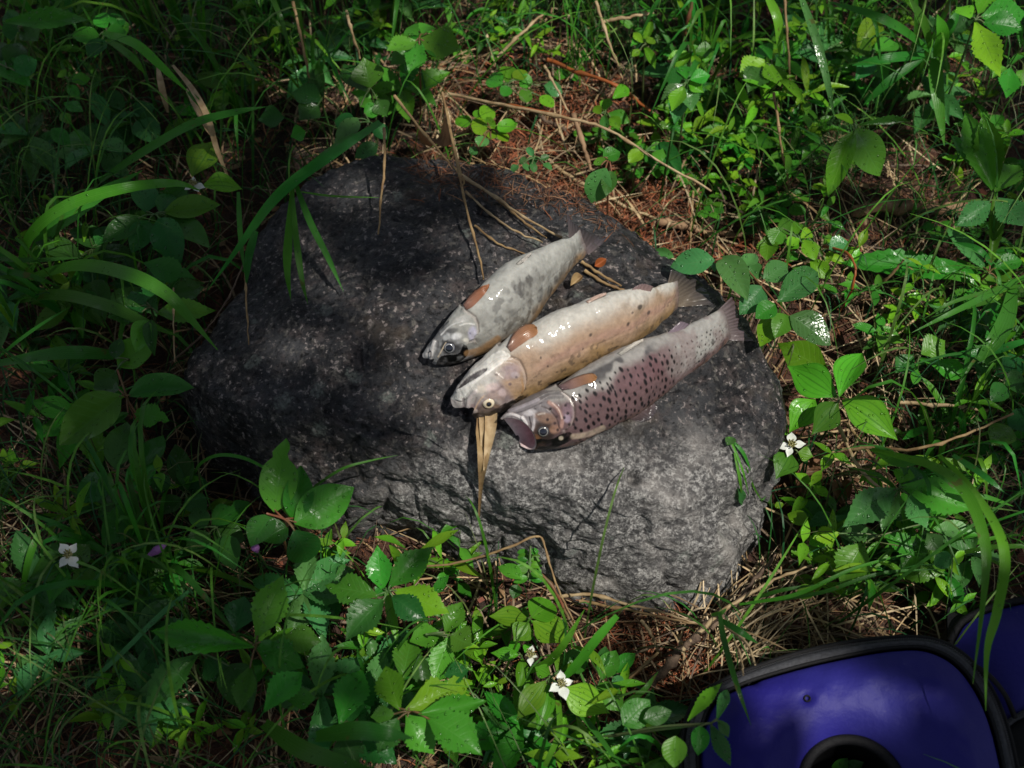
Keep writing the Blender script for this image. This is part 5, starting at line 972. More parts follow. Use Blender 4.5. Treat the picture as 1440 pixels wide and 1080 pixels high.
for px, py in ((1136, 981), (1062, 952)):
    q = P(px, py, ZB + .015); d_ = np.hypot(PV[..., 0] - q.x, PV[..., 1] - q.y); PV[..., 2] -= .004 * np.exp(-(d_ / .004) ** 2)
obj('panel', mesh_np('panel', PV.reshape(-1, 3) - bo, grid_faces(46, NO, True)[:, ::-1]), M['blue'], broot)
ctr = o1.mean(0)
def grow(A, dxy, z): v = A - ctr; v[:, 2] = 0; ln = np.linalg.norm(v, axis=1)[:, None]; B = A + v / ln * dxy; B[:, 2] = z; return B
pr = [grow(o1, .0, ZB + .001), grow(o1, .004, ZB + .0045), grow(o1, .009, ZB + .002), grow(o1, .0115, ZB - .004)]
zt_o = obj('zipper_tape', mesh_np('tape', np.array(pr).reshape(-1, 3) - bo, grid_faces(4, NO, True)[:, ::-1]), M['tape'], broot)
mb = MB(); pp = grow(o1, .0125, ZB - .003) - bo; mb.tube(np.vstack([pp, pp[:1]]), .0022, 8); obj('piping', mb.mesh('piping'), M['black'], broot)
mb = MB(); pp = grow(o1, .001, ZB + .0025) - bo; mb.tube(np.vstack([pp, pp[:1]]), .0016, 6); obj('seam_cord', mb.mesh('seam'), M['black'], broot)
mb = MB(); zt = grow(o1, .0078, ZB + .0032) - bo; dl = np.concatenate([[0], np.cumsum(np.linalg.norm(np.diff(zt, axis=0), axis=1))]); nt = int(dl[-1] / .0018)
zq = np.column_stack([np.interp(np.linspace(0, dl[-1], nt), dl, zt[:, k]) for k in range(3)]); zi = grow(zq + bo, .0016, ZB + .003) - bo
for a, b_ in zip(zq, zi): mb.tube([a, b_], .0005, 4)
tag(obj('zipper_teeth', mb.mesh('teeth'), M['tooth'], zt_o), kind='stuff')
sd = [grow(o1, .0115, ZB - .004), grow(o1, .0125, ZB * .55), grow(o1, .014, ZB * .2), grow(o1, .012, -.01)]
SV = np.array(sd); SV[1:3, :, :2] += .004 * np.stack([fbm(SV[1:3].reshape(-1, 3), 18, 2, 5).reshape(2, NO)] * 2, -1)
obj('side_wall', mesh_np('side', SV.reshape(-1, 3) - bo, grid_faces(4, NO, True)[:, ::-1]), M['black'], broot)
mb = MB(); a = np.linspace(0, 2 * np.pi, 65); mb.tube(np.column_stack([hc[0] + hr * np.cos(a), hc[1] + hr * np.sin(a), np.full(65, ZB - .004)]) - bo, .0042, 10); obj('hole_rim', mb.mesh('rim'), M['black'], broot)
tb = np.array([np.column_stack([hc[0] + r * np.cos(a[:-1]), hc[1] + r * np.sin(a[:-1]), np.full(64, z)]) for r, z in ((hr, ZB - .006), (hr * 1.05, ZB * .5), (hr * .98, .004), (hr * .4, .002))]) - bo
obj('hole_lining', mesh_np('lining', tb.reshape(-1, 3), grid_faces(4, 64, True)), M['black'], broot)
for px, py in ((1062, 952), (1136, 981)):
    q = P(px, py, ZB + .014); h = min(range(PV.size // 3), key=lambda i: (PV.reshape(-1, 3)[i] - np.array(q))[:2] @ (PV.reshape(-1, 3)[i] - np.array(q))[:2]); q.z = PV.reshape(-1, 3)[h][2]
    mb = MB(); a2 = np.linspace(0, 2 * np.pi, 17); mb.tube(np.column_stack([.0022 * np.cos(a2), .0022 * np.sin(a2), 0 * a2]), .0007, 6); o = obj('rivet', mb.mesh('rivet'), M['black'], broot); o.location = q - Vector(bo) + Vector((0, 0, .0018))
r_ = empty('fallen_leaf', P(1180, 1072, .045), 'green leaf caught inside the round hole of the blue bag', 'leaf'); put_leaf(r_, r_.location.copy(), P(1172, 1088, .03), P(1192, 1066, .04), .011, 'oval', 'mid')
r_ = empty('fallen_leaf', P(1195, 1080, .045), 'grey green leaf lying deeper in the round hole of the blue bag', 'leaf'); put_leaf(r_, r_.location.copy(), P(1185, 1088, .03), P(1215, 1072, .04), .012, 'oval', 'pale')
# second bag behind
B2 = [(1342,905),(1360,878),(1400,860),(1460,848),(1540,850),(1600,900),(1590,990),(1520,1030),(1440,1030),(1400,1018),(1372,975),(1350,938)]
o2 = outline(B2, .045, 160); c2 = o2.mean(0); b2r = empty('blue_pouch', Vector((c2[0], c2[1], 0)), 'second blue pouch with a thin black cord, at the right edge behind the zipped bag', 'bag'); b2 = np.array(b2r.location)
rg2 = np.array([np.column_stack([c2[0] + (o2[:, 0] - c2[0]) * f, c2[1] + (o2[:, 1] - c2[1]) * f, np.full(160, .045 + .016 * (1 - f ** 2.5))]) for f in np.linspace(.02, 1, 24)])
rg2[..., 2] += .004 * fbm(rg2.reshape(-1, 3), 14, 3, 17).reshape(24, 160); obj('panel', mesh_np('panel', rg2.reshape(-1, 3) - b2, grid_faces(24, 160, True)[:, ::-1]), M['blue'], b2r)
ctr = c2
sd = np.array([grow(o2, 0, .045), grow(o2, .006, .042), grow(o2, .010, .02), grow(o2, .004, -.01)]); obj('side_wall', mesh_np('side', sd.reshape(-1, 3) - b2, grid_faces(4, 160, True)[:, ::-1]), M['black'], b2r)
mb = MB(); pp = grow(o2, .004, .046) - b2; mb.tube(np.vstack([pp, pp[:1]]), .003, 8); obj('piping', mb.mesh('piping'), M['black'], b2r)
mb = MB(); mb.tube([tuple(P(*q) - Vector(b2)) for q in ((1352,928,.075),(1385,945,.09),(1412,975,.085),(1427,1008,.065))], .0022, 6, None, 24); obj('cord', mb.mesh('cord'), M['black'], b2r)
mb = MB(); st = [P(*q) - Vector(b2) for q in ((1352,742,.015),(1350,800,.02),(1346,850,.03),(1346,905,.045))]
V, F, uv = ribbon([tuple(q) for q in st], .016, .02, 20, (1, 1, 1, 1, 1)); V2 = np.vstack([V, V - np.array((0, 0, .0025))]); obj('strap', mesh_np('strap', V2, np.vstack([F, F[:, ::-1] + len(V)])), M['black'], b2r)
# black mesh pocket beside it
pk = empty('black_pouch', P(1425, 1060, 0), 'black fabric pouch in the bottom right corner beside the blue bag', 'bag'); pc = np.array(P(1470, 1090, .05)); pkv = np.array(pk.location)
a = np.linspace(0, 2 * np.pi, 80, endpoint=False); pv = np.array([np.column_stack([pc[0] + .052 * r * np.cos(a), pc[1] + .055 * r * np.sin(a), np.full(80, z)]) for r, z in ((.02, .058), (.5, .056), (.85, .05), (.97, .042), (1.0, .03), (.98, -.01))])
pv += .003 * np.stack([fbm(pv.reshape(-1, 3), 30, 3, s_).reshape(6, 80) for s_ in (1, 2, 3)], -1); obj('shell', mesh_np('pouch', pv.reshape(-1, 3) - pkv, grid_faces(6, 80, True)[:, ::-1]), M['black'], pk)
mb = MB(); mb.tube(np.vstack([pv[2], pv[2][:1]]) - pkv + np.array((0, 0, .002)), .0025, 6); obj('piping', mb.mesh('piping'), M['tape'], pk)
BAGS = [(o1[:, :2], .02), (o2[:, :2], .01), (pv[4][:, :2], .0)]
def blocked(x, y, m=.008):
    r = in_rock(x, y, m)
    for A, g in BAGS: c_ = A.mean(0); r |= in_poly(x, y, c_ + (A - c_) * 1.10)
    return r
def Pn(px, py):      # vectorised: pixels to the ground plane
    d_ = np.array(FW)[None] + np.outer((px - 720) / FPX, np.array(RT)) + np.outer((540 - py) / FPX, np.array(UP)); k = -CAM.z / d_[:, 2]; return np.array(CAM) + d_ * k[:, None]

# ------------------------------------------------------------------ smaller plants, copied from a few blanks
def proto(kind, k):
    rt = bpy.data.objects.new(kind, None); rt.empty_display_size = .02; parts = []; rn = random.Random(100 * k + len(kind)); zero = Vector((0, 0, 0)); mb = MB()
    def leafp(b, tp, w_, kd, mt, small=True):
        x = (tp - b); ln = x.length; x.normalize(); y = Vector((0, 0, 1)).cross(x).normalized(); z = x.cross(y); rr = Matrix.Rotation(rn.uniform(-.4, .4), 3, x); y = rr @ y; z = rr @ z
        o = bpy.data.objects.new('leaf', LS[kd][rn.randrange(3)] if small else LM[kd][rn.randrange(4)])
        if not o.data.materials: o.data.materials.append(M[mt])
        o.material_slots[0].link = 'OBJECT'; o.material_slots[0].material = M[mt]
        o.parent = rt; o.matrix_local = Matrix.Translation(b) @ Matrix(((x.x * ln, y.x * w_, z.x * ln, 0), (x.y * ln, y.y * w_, z.y * ln, 0), (x.z * ln, y.z * w_, z.z * ln, 0), (0, 0, 0, 1))); parts.append(o)
    if kind == 'leafy_sprig':
        h = rn.uniform(.035, .08); lean = Vector((rn.uniform(-.03, .03), rn.uniform(-.03, .03), 0)); mt = rn.choice(['mid', 'deep', 'mid', 'bright'])
        mb.tube([(0, 0, -.006), tuple(lean * .35 + Vector((0, 0, h * .5))), tuple(lean + Vector((0, 0, h)))], [.0009, .0005], 5, None, 7); n = rn.randint(4, 5); a0 = rn.random() * 6
        for i in range(n):
            f = .3 + .7 * i / (n - 1); c_ = lean * f * f + Vector((0, 0, h * f)); L_ = rn.uniform(.016, .026) * (1.1 - .35 * f)
            for s_ in (0, math.pi): a = a0 + i * 1.57 + s_; leafp(c_, c_ + Vector((math.cos(a), math.sin(a), rn.uniform(-.15, .4))) * L_, L_ * rn.uniform(.36, .48), rn.choice(['oval', 'herb', 'berry']), mt)
    elif kind == 'whorled_herb':
        h = rn.uniform(.03, .075); n = rn.randint(5, 7); mt = rn.choice(['mid', 'deep', 'pale', 'mid']); mb.tube([(0, 0, -.006), (.002, .002, h * .5), (0, 0, h)], [.0012, .0009], 5, None, 6); a0 = rn.random() * 6
        for i in range(n):
            a = a0 + i * 2 * math.pi / n + rn.uniform(-.3, .3); L_ = rn.uniform(.028, .046); c_ = Vector((0, 0, h - (i % 2) * .008)); leafp(c_, c_ + Vector((math.cos(a), math.sin(a), rn.uniform(-.25, .35))) * L_, L_ * rn.uniform(.34, .46), rn.choice(['herb', 'lance', 'berry']), mt, False)
    elif kind == 'round_leaf_creeper':
        n = rn.randint(6, 9); pth = [Vector((0, 0, -.004))]; d_ = Vector((math.cos(k), math.sin(k), 0))
        for i in range(n): pth.append(pth[-1] + d_ * .012 + Vector((rn.uniform(-.005, .005), rn.uniform(-.005, .005), .010 if i < 2 else rn.uniform(-.002, .002))))
        mb.tube([tuple(q) for q in pth], .0006, 5, None, 14); mt = rn.choice(['bright', 'mid', 'mid'])
        for i in range(1, n + 1):
            for s_ in (-1, 1): side = Vector((-d_.y, d_.x, .25)) * s_ + d_ * .3; L_ = rn.uniform(.009, .014); leafp(pth[i], pth[i] + side * L_, L_ * .85, 'round', mt)
    elif kind == 'slim_herb':
        h = rn.uniform(.06, .11); lean = Vector((rn.uniform(-.04, .04), rn.uniform(-.04, .04), 0)); mb.tube([(0, 0, -.006), tuple(lean * .4 + Vector((0, 0, h * .5))), tuple(lean + Vector((0, 0, h)))], [.001, .0005], 5, None, 7); mt = rn.choice(['mid', 'bright', 'mid'])
        for i in range(8): f = .3 + .7 * i / 7; c_ = lean * f * f + Vector((0, 0, h * f)); a = i * 2.4; L_ = rn.uniform(.022, .034); leafp(c_, c_ + Vector((math.cos(a), math.sin(a), rn.uniform(.0, .6))) * L_, L_ * .24, 'lance', mt)
    st = bpy.data.objects.new('stem', mb.mesh('stem')); st.data.materials.append(M['stem']); st.parent = rt; parts.append(st)
    return rt, parts
def tuft_proto(k):
    rn = random.Random(900 + k); rt = bpy.data.objects.new('grass_tuft', None); rt.empty_display_size = .02; parts = []
    for i in range(rn.randint(6, 9)):
        a = rn.random() * 6.28; h = rn.uniform(.06, .16); d_ = Vector((math.cos(a), math.sin(a), 0)); out = rn.uniform(.03, .12)
        pts = [tuple(d_ * .004), tuple(d_ * out * .3 + Vector((0, 0, h * .65))), tuple(d_ * out * .75 + Vector((0, 0, h))), tuple(d_ * out * 1.2 + Vector((0, 0, h * rn.uniform(.55, .95))))]
        V, F, uv = ribbon(pts, rn.uniform(.0025, .0058), .35, 9); me = mesh_np('blade', V, F); set_uv(me, uv); me.materials.append(M['grassblade' if rn.random() < .75 else 'grassbright']); o = bpy.data.objects.new('blade', me); o.parent = rt; parts.append(o)
    return rt, parts
PR = {k: [proto(k, i) for i in range(5)] for k in ('leafy_sprig', 'whorled_herb', 'round_leaf_creeper', 'slim_herb')}; PR['grass_tuft'] = [tuft_proto(i) for i in range(6)]
WORD = dict(leafy_sprig=('small sprig with paired oval leaves', 'sprig'), whorled_herb=('low herb with a whorl of pointed leaves', 'herb'), round_leaf_creeper=('creeping stem with tiny round leaves', 'creeper'), slim_herb=('slender herb with narrow leaves up its stem', 'herb'), grass_tuft=('small tuft of green grass blades', 'grass'))
REG = [('on the dark upper left bank', (0, 345, 0, 240), dict(leafy_sprig=7, whorled_herb=9, slim_herb=5, grass_tuft=5)),
       ('along the left edge', (0, 235, 245, 720), dict(leafy_sprig=8, whorled_herb=8, slim_herb=4, grass_tuft=4)),
       ('in the dark lower left corner', (0, 350, 725, 1075), dict(leafy_sprig=8, whorled_herb=9, slim_herb=4, grass_tuft=5)),
       ('at the bottom, left of the white flowers', (350, 700, 790, 1075), dict(leafy_sprig=12, whorled_herb=9, slim_herb=3, grass_tuft=1)),
       ('between boulder and top edge, left of the red needles', (345, 640, 0, 190), dict(leafy_sprig=8, whorled_herb=8, slim_herb=5, grass_tuft=5)),
       ('in the sunny top middle', (640, 1060, 0, 130), dict(leafy_sprig=12, round_leaf_creeper=6, slim_herb=12, grass_tuft=4)),
       ('behind the right end of the boulder', (880, 1130, 150, 345), dict(leafy_sprig=16, round_leaf_creeper=8, slim_herb=8, whorled_herb=4, grass_tuft=1)),
       ('in the top right corner', (1065, 1440, 0, 290), dict(leafy_sprig=15, whorled_herb=12, slim_herb=7, round_leaf_creeper=4, grass_tuft=4)),
       ('on the right bank below the dead branch', (1150, 1440, 310, 640), dict(leafy_sprig=12, whorled_herb=4, round_leaf_creeper=5, slim_herb=6, grass_tuft=2)),
       ('above the blue bag', (1110, 1340, 640, 870), dict(leafy_sprig=9, whorled_herb=4, slim_herb=4, round_leaf_creeper=3, grass_tuft=2)),
       ('beside the larger white flower at the bottom', (690, 985, 930, 1078), dict(leafy_sprig=6, slim_herb=3, whorled_herb=3, grass_tuft=1))]
LAND = [((30,40),'the blunt leaf in the top left corner'),((10,100),'the dim leaves at the upper left edge'),((100,130),'the shaded column of narrow leaves'),((165,45),'the rounded leaves by the bright blade'),((190,170),'the wilted grey green leaves'),
 ((270,130),'the bleached dead blades'),((280,250),'the white flower at upper left'),((220,310),'the webbed dark leaf'),((120,290),'the arching left blades'),((130,360),'the dark clump under the arches'),((240,430),'the ragged leaves by the boulder'),((100,500),'the level wide blade'),
 ((180,500),'the two small hanging leaves'),((130,590),'the wide dewy shaded leaf'),((150,700),'the drooping pale leaf pair'),((260,670),'the sprig under the boulder foot'),((320,730),'the curled tip leaf'),((97,785),'the white flower at the left edge'),((225,775),'the violet bud'),((200,870),'the slanting pale stalk'),
 ((240,960),'the leaf pointing down left'),((360,900),'the red stemmed herb'),((60,950),'the bare lower left corner'),((150,1030),'the dark bottom left litter'),((410,700),'the tall notched leaf'),((450,830),'the wet round tipped leaves'),((545,830),'the upright lit leaf'),((490,1000),'the half shaded large leaf'),((600,900),'the leaning green leaves'),((620,980),'the insect holed leaf'),
 ((440,1060),'the blurred bottom blades'),((745,900),'the small white flower'),((790,965),'the larger white flower'),((850,955),'the three leaved dull herb'),((930,1020),'the pale green runner'),((745,800),'the feathered vetch leaf'),((450,130),'the folded dark leaf'),((515,105),'the pointed standing leaf'),((500,190),'the pale back rim leaves'),((590,65),'the nettle like leaves'),
 ((395,40),'the dry stem over the folded leaf'),((640,130),'the foot of the long dry stalk'),((690,180),'the bright round leaf creeper'),((720,110),'the upper round leaf creeper'),((780,60),'the slanting dry stem at the top'),((910,65),'the narrow bright leaf pair'),((870,20),'the white topped stalk'),((966,70),'the dark red upright stalk'),((966,130),'the pale dewy whorl'),((855,160),'the curled yellow green leaf'),
 ((850,250),'the limp grey green leaf'),((905,215),'the yellow leaf'),((1080,100),'the two yellowish leaves'),((1160,90),'the long blue green blade'),((1230,80),'the pale upright leaves'),((1310,80),'the crown of wide blades'),((1400,60),'the top right leaf pair'),((1420,120),'the wilted top right herb'),((1210,220),'the glossy wet leaf'),((1165,230),'the hair grass'),
 ((1370,200),'the three pointed leaf'),((1290,305),'the dead branch'),((1130,340),'the notched bright herb'),((1010,350),'the pale split stick'),((1280,375),'the long toothed leaf'),((1395,390),'the rosette heart'),((1200,400),'the curled orange stalk'),((1340,440),'the fanning right clump'),((1400,490),'the broad slanting blade'),((1300,515),'the spoon shaped leaf'),
 ((1180,560),'the bunchberry whorl'),((1270,525),'the fallen white petal'),((1330,610),'the arching pinkish stalk'),((1330,570),'the pale straight straw'),((1150,690),'the curled dead leaves'),((1140,770),'the yellow green shoot'),((1260,690),'the spreading wet leaves'),((1240,760),'the small dewy leaves'),((1380,780),'the two drooping bright blades'),((1200,830),'the bag zipper')]
LANDW = [(np.array(P(x, y, .03)), t_) for (x, y), t_ in LAND]; taken = {}
TINT = dict(deep='dark', mid='green', bright='bright', pale='pale')
def own_label(kd, pr_, q, s_):
    best = sorted(LANDW, key=lambda l: np.hypot(l[0][0] - q.x, l[0][1] - q.y))
    noun = dict(leafy_sprig='sprig of paired leaves', whorled_herb='whorl of pointed leaves', round_leaf_creeper='creeper with tiny round leaves', slim_herb='stem of narrow leaves', grass_tuft='grass tuft')[kd]
    tint = next((n_ for n_, m_ in M.items() if pr_[1][0].material_slots and pr_[1][0].material_slots[0].material == m_), 'mid'); tint = TINT.get(tint, 'green')
    for c0, t_ in best[:14]:
        dx_, dy_ = q.x - c0[0], q.y - c0[1]; side = ('right of' if dx_ > 0 else 'left of') if abs(dx_) > abs(dy_) else ('behind' if dy_ > 0 else 'in front of')
        lb = '%s %s %s %s' % (tint, noun, side, t_)
        if lb not in taken: taken[lb] = 1; return lb
    return lb
KEEP = [(1113,640,55),(1180,570,85),(790,975,65),(746,925,40),(272,265,60),(97,795,45),(690,190,55),(1210,225,60),(1050,420,75),(1280,385,85),(1300,310,80),(1210,310,40),(400,690,70),(547,835,70),(760,870,60),(860,960,50),(1145,690,50),(1060,860,80),(880,270,85),(800,180,80),(960,320,50),(930,920,70),(1000,1000,60),(640,130,55),(370,860,60),(1225,725,60)]
prn = random.Random(4242); used = set()
for where, (xa, xb, ya, yb), kinds in REG:
    for kd, cnt in kinds.items():
        done = tries = 0; gname = WORD[kd][0].replace('small ', '').replace('low ', '') + ' ' + where
        while done < cnt and tries < 400:
            tries += 1; px, py = prn.uniform(xa, xb), prn.uniform(ya, yb); q = G(px, py)
            if blocked(np.array([q.x]), np.array([q.y]), .012)[0] or (py > 180 and 560 < px < 900 and py < 320): continue
            if any(math.hypot(px - ex, (py - ey) * 1.1) < er * (1.5 if kd == 'grass_tuft' else 1) for ex, ey, er in KEEP): continue
            if 700 < px < 880 and 100 < py < 230 and prn.random() < .8: continue
            pr_ = prn.choice(PR[kd]); first = id(pr_) not in used
            if first: rt, parts = pr_; used.add(id(pr_)); COL.objects.link(rt); [COL.objects.link(c_) for c_ in parts]
            else:
                rt = pr_[0].copy(); COL.objects.link(rt)
                for c_ in pr_[1]: d_ = c_.copy(); COL.objects.link(d_); d_.parent = rt
            rt.location = q; rt.rotation_euler = (prn.uniform(-.15, .15), prn.uniform(-.15, .15), prn.uniform(0, 6.28)); s_ = prn.uniform(.75, 1.25); rt.scale = (s_, s_, s_)
            tag(rt, own_label(kd, pr_, q, s_), WORD[kd][1], gname); done += 1

# ------------------------------------------------------------------ uncountable cover: fine grass, needles, straw litter
def scatter(n, dens, m=.006, lo=(-150, -170), hi=(1590, 1230)):
    out = []; tot = 0
    while tot < n:
        px = RNG.uniform(lo[0], hi[0], 6000); py = RNG.uniform(lo[1], hi[1], 6000); k = RNG.random(6000) < dens(px, py); px, py = px[k], py[k]; q = Pn(px, py)
        ok = ~blocked(q[:, 0], q[:, 1], m); out.append(q[ok]); tot += ok.sum()
    q = np.vstack(out)[:n]; q[:, 2] = gz(q[:, 0], q[:, 1]); return q
def ribbons(q, dirs, L, H, Wd, seg, droop, cols, twist=0.0):
    n = len(q); t_ = np.linspace(0, 1, seg + 1); side = np.column_stack([-dirs[:, 1], dirs[:, 0], np.zeros(n)])
    tw_ = RNG.uniform(-twist, twist, n); up = np.array((0, 0, 1.)); side = side * np.cos(tw_)[:, None] + up * np.sin(tw_)[:, None]
    wob = RNG.normal(0, .06, (n, 1, 1)); A = q[:, None] + dirs[:, None] * (L[:, None] * t_ ** 1.5)[..., None] + side[:, None] * (L[:, None] * wob[..., 0] * np.sin(t_ * 3)[None])[..., None]
    A[..., 2] += H[:, None] * (np.sin(t_ * np.pi * droop[:, None]) / np.maximum(np.sin(np.minimum(droop, .5) * np.pi), .2)[:, None])
    tp = np.interp(t_, [0, .3, .7, 1], [.7, 1, .8, .06]); Wv = Wd[:, None, None] * tp[None, :, None] / 2
    V = np.stack([A - side[:, None] * Wv, A + side[:, None] * Wv], 2).reshape(-1, 3)
    base = (np.arange(n) * (seg + 1) * 2)[:, None]; j = np.arange(seg)[None] * 2; F = np.stack([base + j, base + j + 1, base + j + 3, base + j + 2], -1).reshape(-1, 4)
    return V, F, np.repeat(cols, (seg + 1) * 2, 0)
def rdir(n): a = RNG.uniform(0, 2 * np.pi, n); return np.column_stack([np.cos(a), np.sin(a), np.zeros(n)])
def pick(pal, n, jit=.25): pal = np.array(pal); return pal[RNG.integers(0, len(pal), n)] * RNG.uniform(1 - jit, 1 + jit, (n, 1))
def g2(x, y, cx, cy, rx, ry): return np.exp(-(((x - cx) / rx) ** 2 + ((y - cy) / ry) ** 2))
def grass_d(x, y):
    d_ = .22 + .9 * g2(x, y, 120, 120, 260, 260) + .8 * g2(x, y, 430, 60, 160, 120) + .9 * g2(x, y, 830, 40, 170, 90) + .7 * g2(x, y, 1250, 150, 220, 170) + .6 * g2(x, y, 60, 560, 160, 260) + .7 * g2(x, y, 170, 900, 220, 180) + .45 * g2(x, y, 1330, 560, 150, 200) + .3 * g2(x, y, 1200, 800, 140, 60)
    return d_ * (1 - .9 * g2(x, y, 800, 210, 150, 90)) * (1 - .8 * g2(x, y, 930, 930, 100, 70)) * (1 - .7 * g2(x, y, 900, 280, 110, 50))
n = 3600; q = scatter(n, grass_d); L_ = RNG.uniform(.015, .085, n); H_ = RNG.uniform(.03, .13, n) * RNG.uniform(.5, 1, n)
V, F, C = ribbons(q, rdir(n), L_, H_, RNG.uniform(.0007, .0021, n), 6, RNG.uniform(.42, .85, n), pick([(.018, .10, .018), (.03, .14, .022), (.05, .18, .02), (.022, .11, .035), (.07, .17, .03), (.10, .13, .04)], n))
me = mesh_np('fine_grass', V, F); set_col(me, C); tag(obj('fine_grass', me, M['stuffgrass']), kind='stuff')
def tall_d(x, y): return .08 + .9 * g2(x, y, 830, 20, 200, 70) + .8 * g2(x, y, 420, 20, 220, 90) + .7 * g2(x, y, 1200, 40, 260, 110) + .5 * g2(x, y, 80, 150, 140, 260) + .4 * g2(x, y, 1390, 430, 90, 160) + .3 * g2(x, y, 180, 880, 160, 140)
n = 800; q = scatter(n, tall_d, .03); L_ = RNG.uniform(.04, .16, n); H_ = RNG.uniform(.08, .17, n)
V, F, C = ribbons(q, rdir(n), L_, H_, RNG.uniform(.0011, .0030, n), 9, RNG.uniform(.42, .75, n), pick([(.04, .17, .016), (.07, .24, .018), (.10, .27, .025), (.028, .14, .018), (.13, .24, .05)], n))
me = mesh_np('long_grass', V, F); set_col(me, C); tag(obj('long_grass', me, M['stuffgrass']), kind='stuff')
def hair_d(x, y): return .9 * g2(x, y, 1165, 210, 45, 40) + .8 * g2(x, y, 20, 230, 40, 60) + .5 * g2(x, y, 870, 40, 60, 40)
n = 900; q = scatter(n, hair_d, .01); d_ = rdir(n); V, F, C = ribbons(q, d_, RNG.uniform(.01, .05, n), RNG.uniform(.02, .07, n), RNG.uniform(.0004, .0008, n), 4, RNG.uniform(.4, .7, n), pick([(.04, .13, .03), (.06, .17, .04)], n))
me = mesh_np('hair_grass', V, F); set_col(me, C); tag(obj('hair_grass', me, M['stuffgrass']), kind='stuff')
def all_d(x, y): return .7 + 0 * x
n = 17000; q = scatter(n, all_d, .0); q[:, 2] += RNG.uniform(.0005, .007, n)
V, F, C = ribbons(q, rdir(n), RNG.uniform(.008, .032, n), RNG.uniform(-.002, .006, n), RNG.uniform(.0006, .0013, n), 3, RNG.uniform(.5, 1, n), pick([(.16, .055, .022), (.10, .042, .022), (.22, .085, .035), (.06, .034, .022), (.20, .11, .06), (.045, .028, .02)], n, .35), .8)
me = mesh_np('needle_litter', V, F); set_col(me, C); tag(obj('needle_litter', me, M['stufflitter']), kind='stuff')
def straw_d(x, y): return .32 + 1.0 * g2(x, y, 1075, 855, 100, 60) + .5 * g2(x, y, 960, 940, 90, 70) + .5 * g2(x, y, 1250, 600, 140, 160) + .7 * g2(x, y, 640, 120, 130, 100) + .3 * g2(x, y, 850, 150, 150, 90) + .5 * g2(x, y, 940, 320, 90, 30) + .35 * g2(x, y, 1270, 430, 180, 80)
n = 3600; q = scatter(n, straw_d, .0); q[:, 2] += RNG.uniform(.002, .016, n)
V, F, C = ribbons(q, rdir(n), RNG.uniform(.02, .11, n), RNG.uniform(-.003, .022, n), RNG.uniform(.0007, .0022, n), 6, RNG.uniform(.5, 1, n), pick([(.40, .29, .16), (.30, .20, .10), (.46, .36, .22), (.20, .13, .07), (.26, .19, .12), (.13, .09, .06)], n, .3), .5)
me = mesh_np('straw_litter', V, F); set_col(me, C); tag(obj('straw_litter', me, M['stufflitter']), kind='stuff')
# the combed bundle of straw round the boulder's front right foot
n = 75; q0 = Pn(RNG.uniform(960, 1070, n), RNG.uniform(860, 945, n)); ang_ = np.arctan2(1, 1.25) + RNG.normal(0, .55, n); dr = np.column_stack([np.cos(ang_), np.sin(ang_) * .9, 0 * ang_])
k = ~blocked(q0[:, 0], q0[:, 1], .0); q0, dr = q0[k], dr[k]; n = len(q0); q0[:, 2] = gz(q0[:, 0], q0[:, 1]) + RNG.uniform(.002, .03, n)
V, F, C = ribbons(q0, dr, RNG.uniform(.03, .10, n), RNG.uniform(0, .02, n), RNG.uniform(.0007, .0018, n), 6, RNG.uniform(.5, 1, n), pick([(.46, .35, .20), (.38, .27, .14), (.54, .43, .28), (.28, .19, .10)], n, .25), .4)
me = mesh_np('straw_bundle', V, F); set_col(me, C); tag(obj('straw_bundle', me, M['stufflitter']), kind='stuff')
def red_d(x, y): return .9 * g2(x, y, 800, 180, 130, 70) + 1.0 * g2(x, y, 885, 275, 75, 40) + .9 * g2(x, y, 930, 930, 70, 60) + .6 * g2(x, y, 640, 80, 60, 60) + .4 * g2(x, y, 1000, 340, 120, 30)
n = 4500; q = scatter(n, red_d, .0); q[:, 2] += RNG.uniform(.004, .013, n)
V, F, C = ribbons(q, rdir(n), RNG.uniform(.006, .024, n), RNG.uniform(-.002, .005, n), RNG.uniform(.0006, .0013, n), 3, RNG.uniform(.5, 1, n), pick([(.26, .075, .030), (.18, .055, .026), (.32, .11, .05), (.11, .042, .024), (.24, .13, .07)], n, .3), .8)
me = mesh_np('red_needles', V, F); set_col(me, C); tag(obj('red_needles', me, M['stufflitter']), kind='stuff')
# crumbs: small flat scraps of dead leaf and bark
n = 2600; q = scatter(n, all_d, .0); q[:, 2] += RNG.uniform(.001, .006, n); a = RNG.uniform(0, 6.28, n); s_ = RNG.uniform(.0015, .0065, n)
cr = []
for kx, (ax, ay, az) in enumerate([(-1, -.5, .1), (.9, -.6, -.1), (1, .5, .3), (-.7, .7, .0)]):
    jx = ax * s_ * RNG.uniform(.6, 1.2, n); jy = ay * s_ * RNG.uniform(.5, 1.1, n); cr.append(np.column_stack([q[:, 0] + jx * np.cos(a) - jy * np.sin(a), q[:, 1] + jx * np.sin(a) + jy * np.cos(a), q[:, 2] + az * s_ + RNG.uniform(0, .002, n)]))
V = np.stack(cr, 1).reshape(-1, 3); F = np.arange(n * 4).reshape(-1, 4); me = mesh_np('leaf_crumbs', V, F); set_col(me, np.repeat(pick([(.12, .06, .03), (.20, .12, .06), (.06, .035, .025), (.26, .18, .10), (.15, .05, .03)], n, .35), 4, 0)); tag(obj('leaf_crumbs', me, M['stufflitter']), kind='stuff')
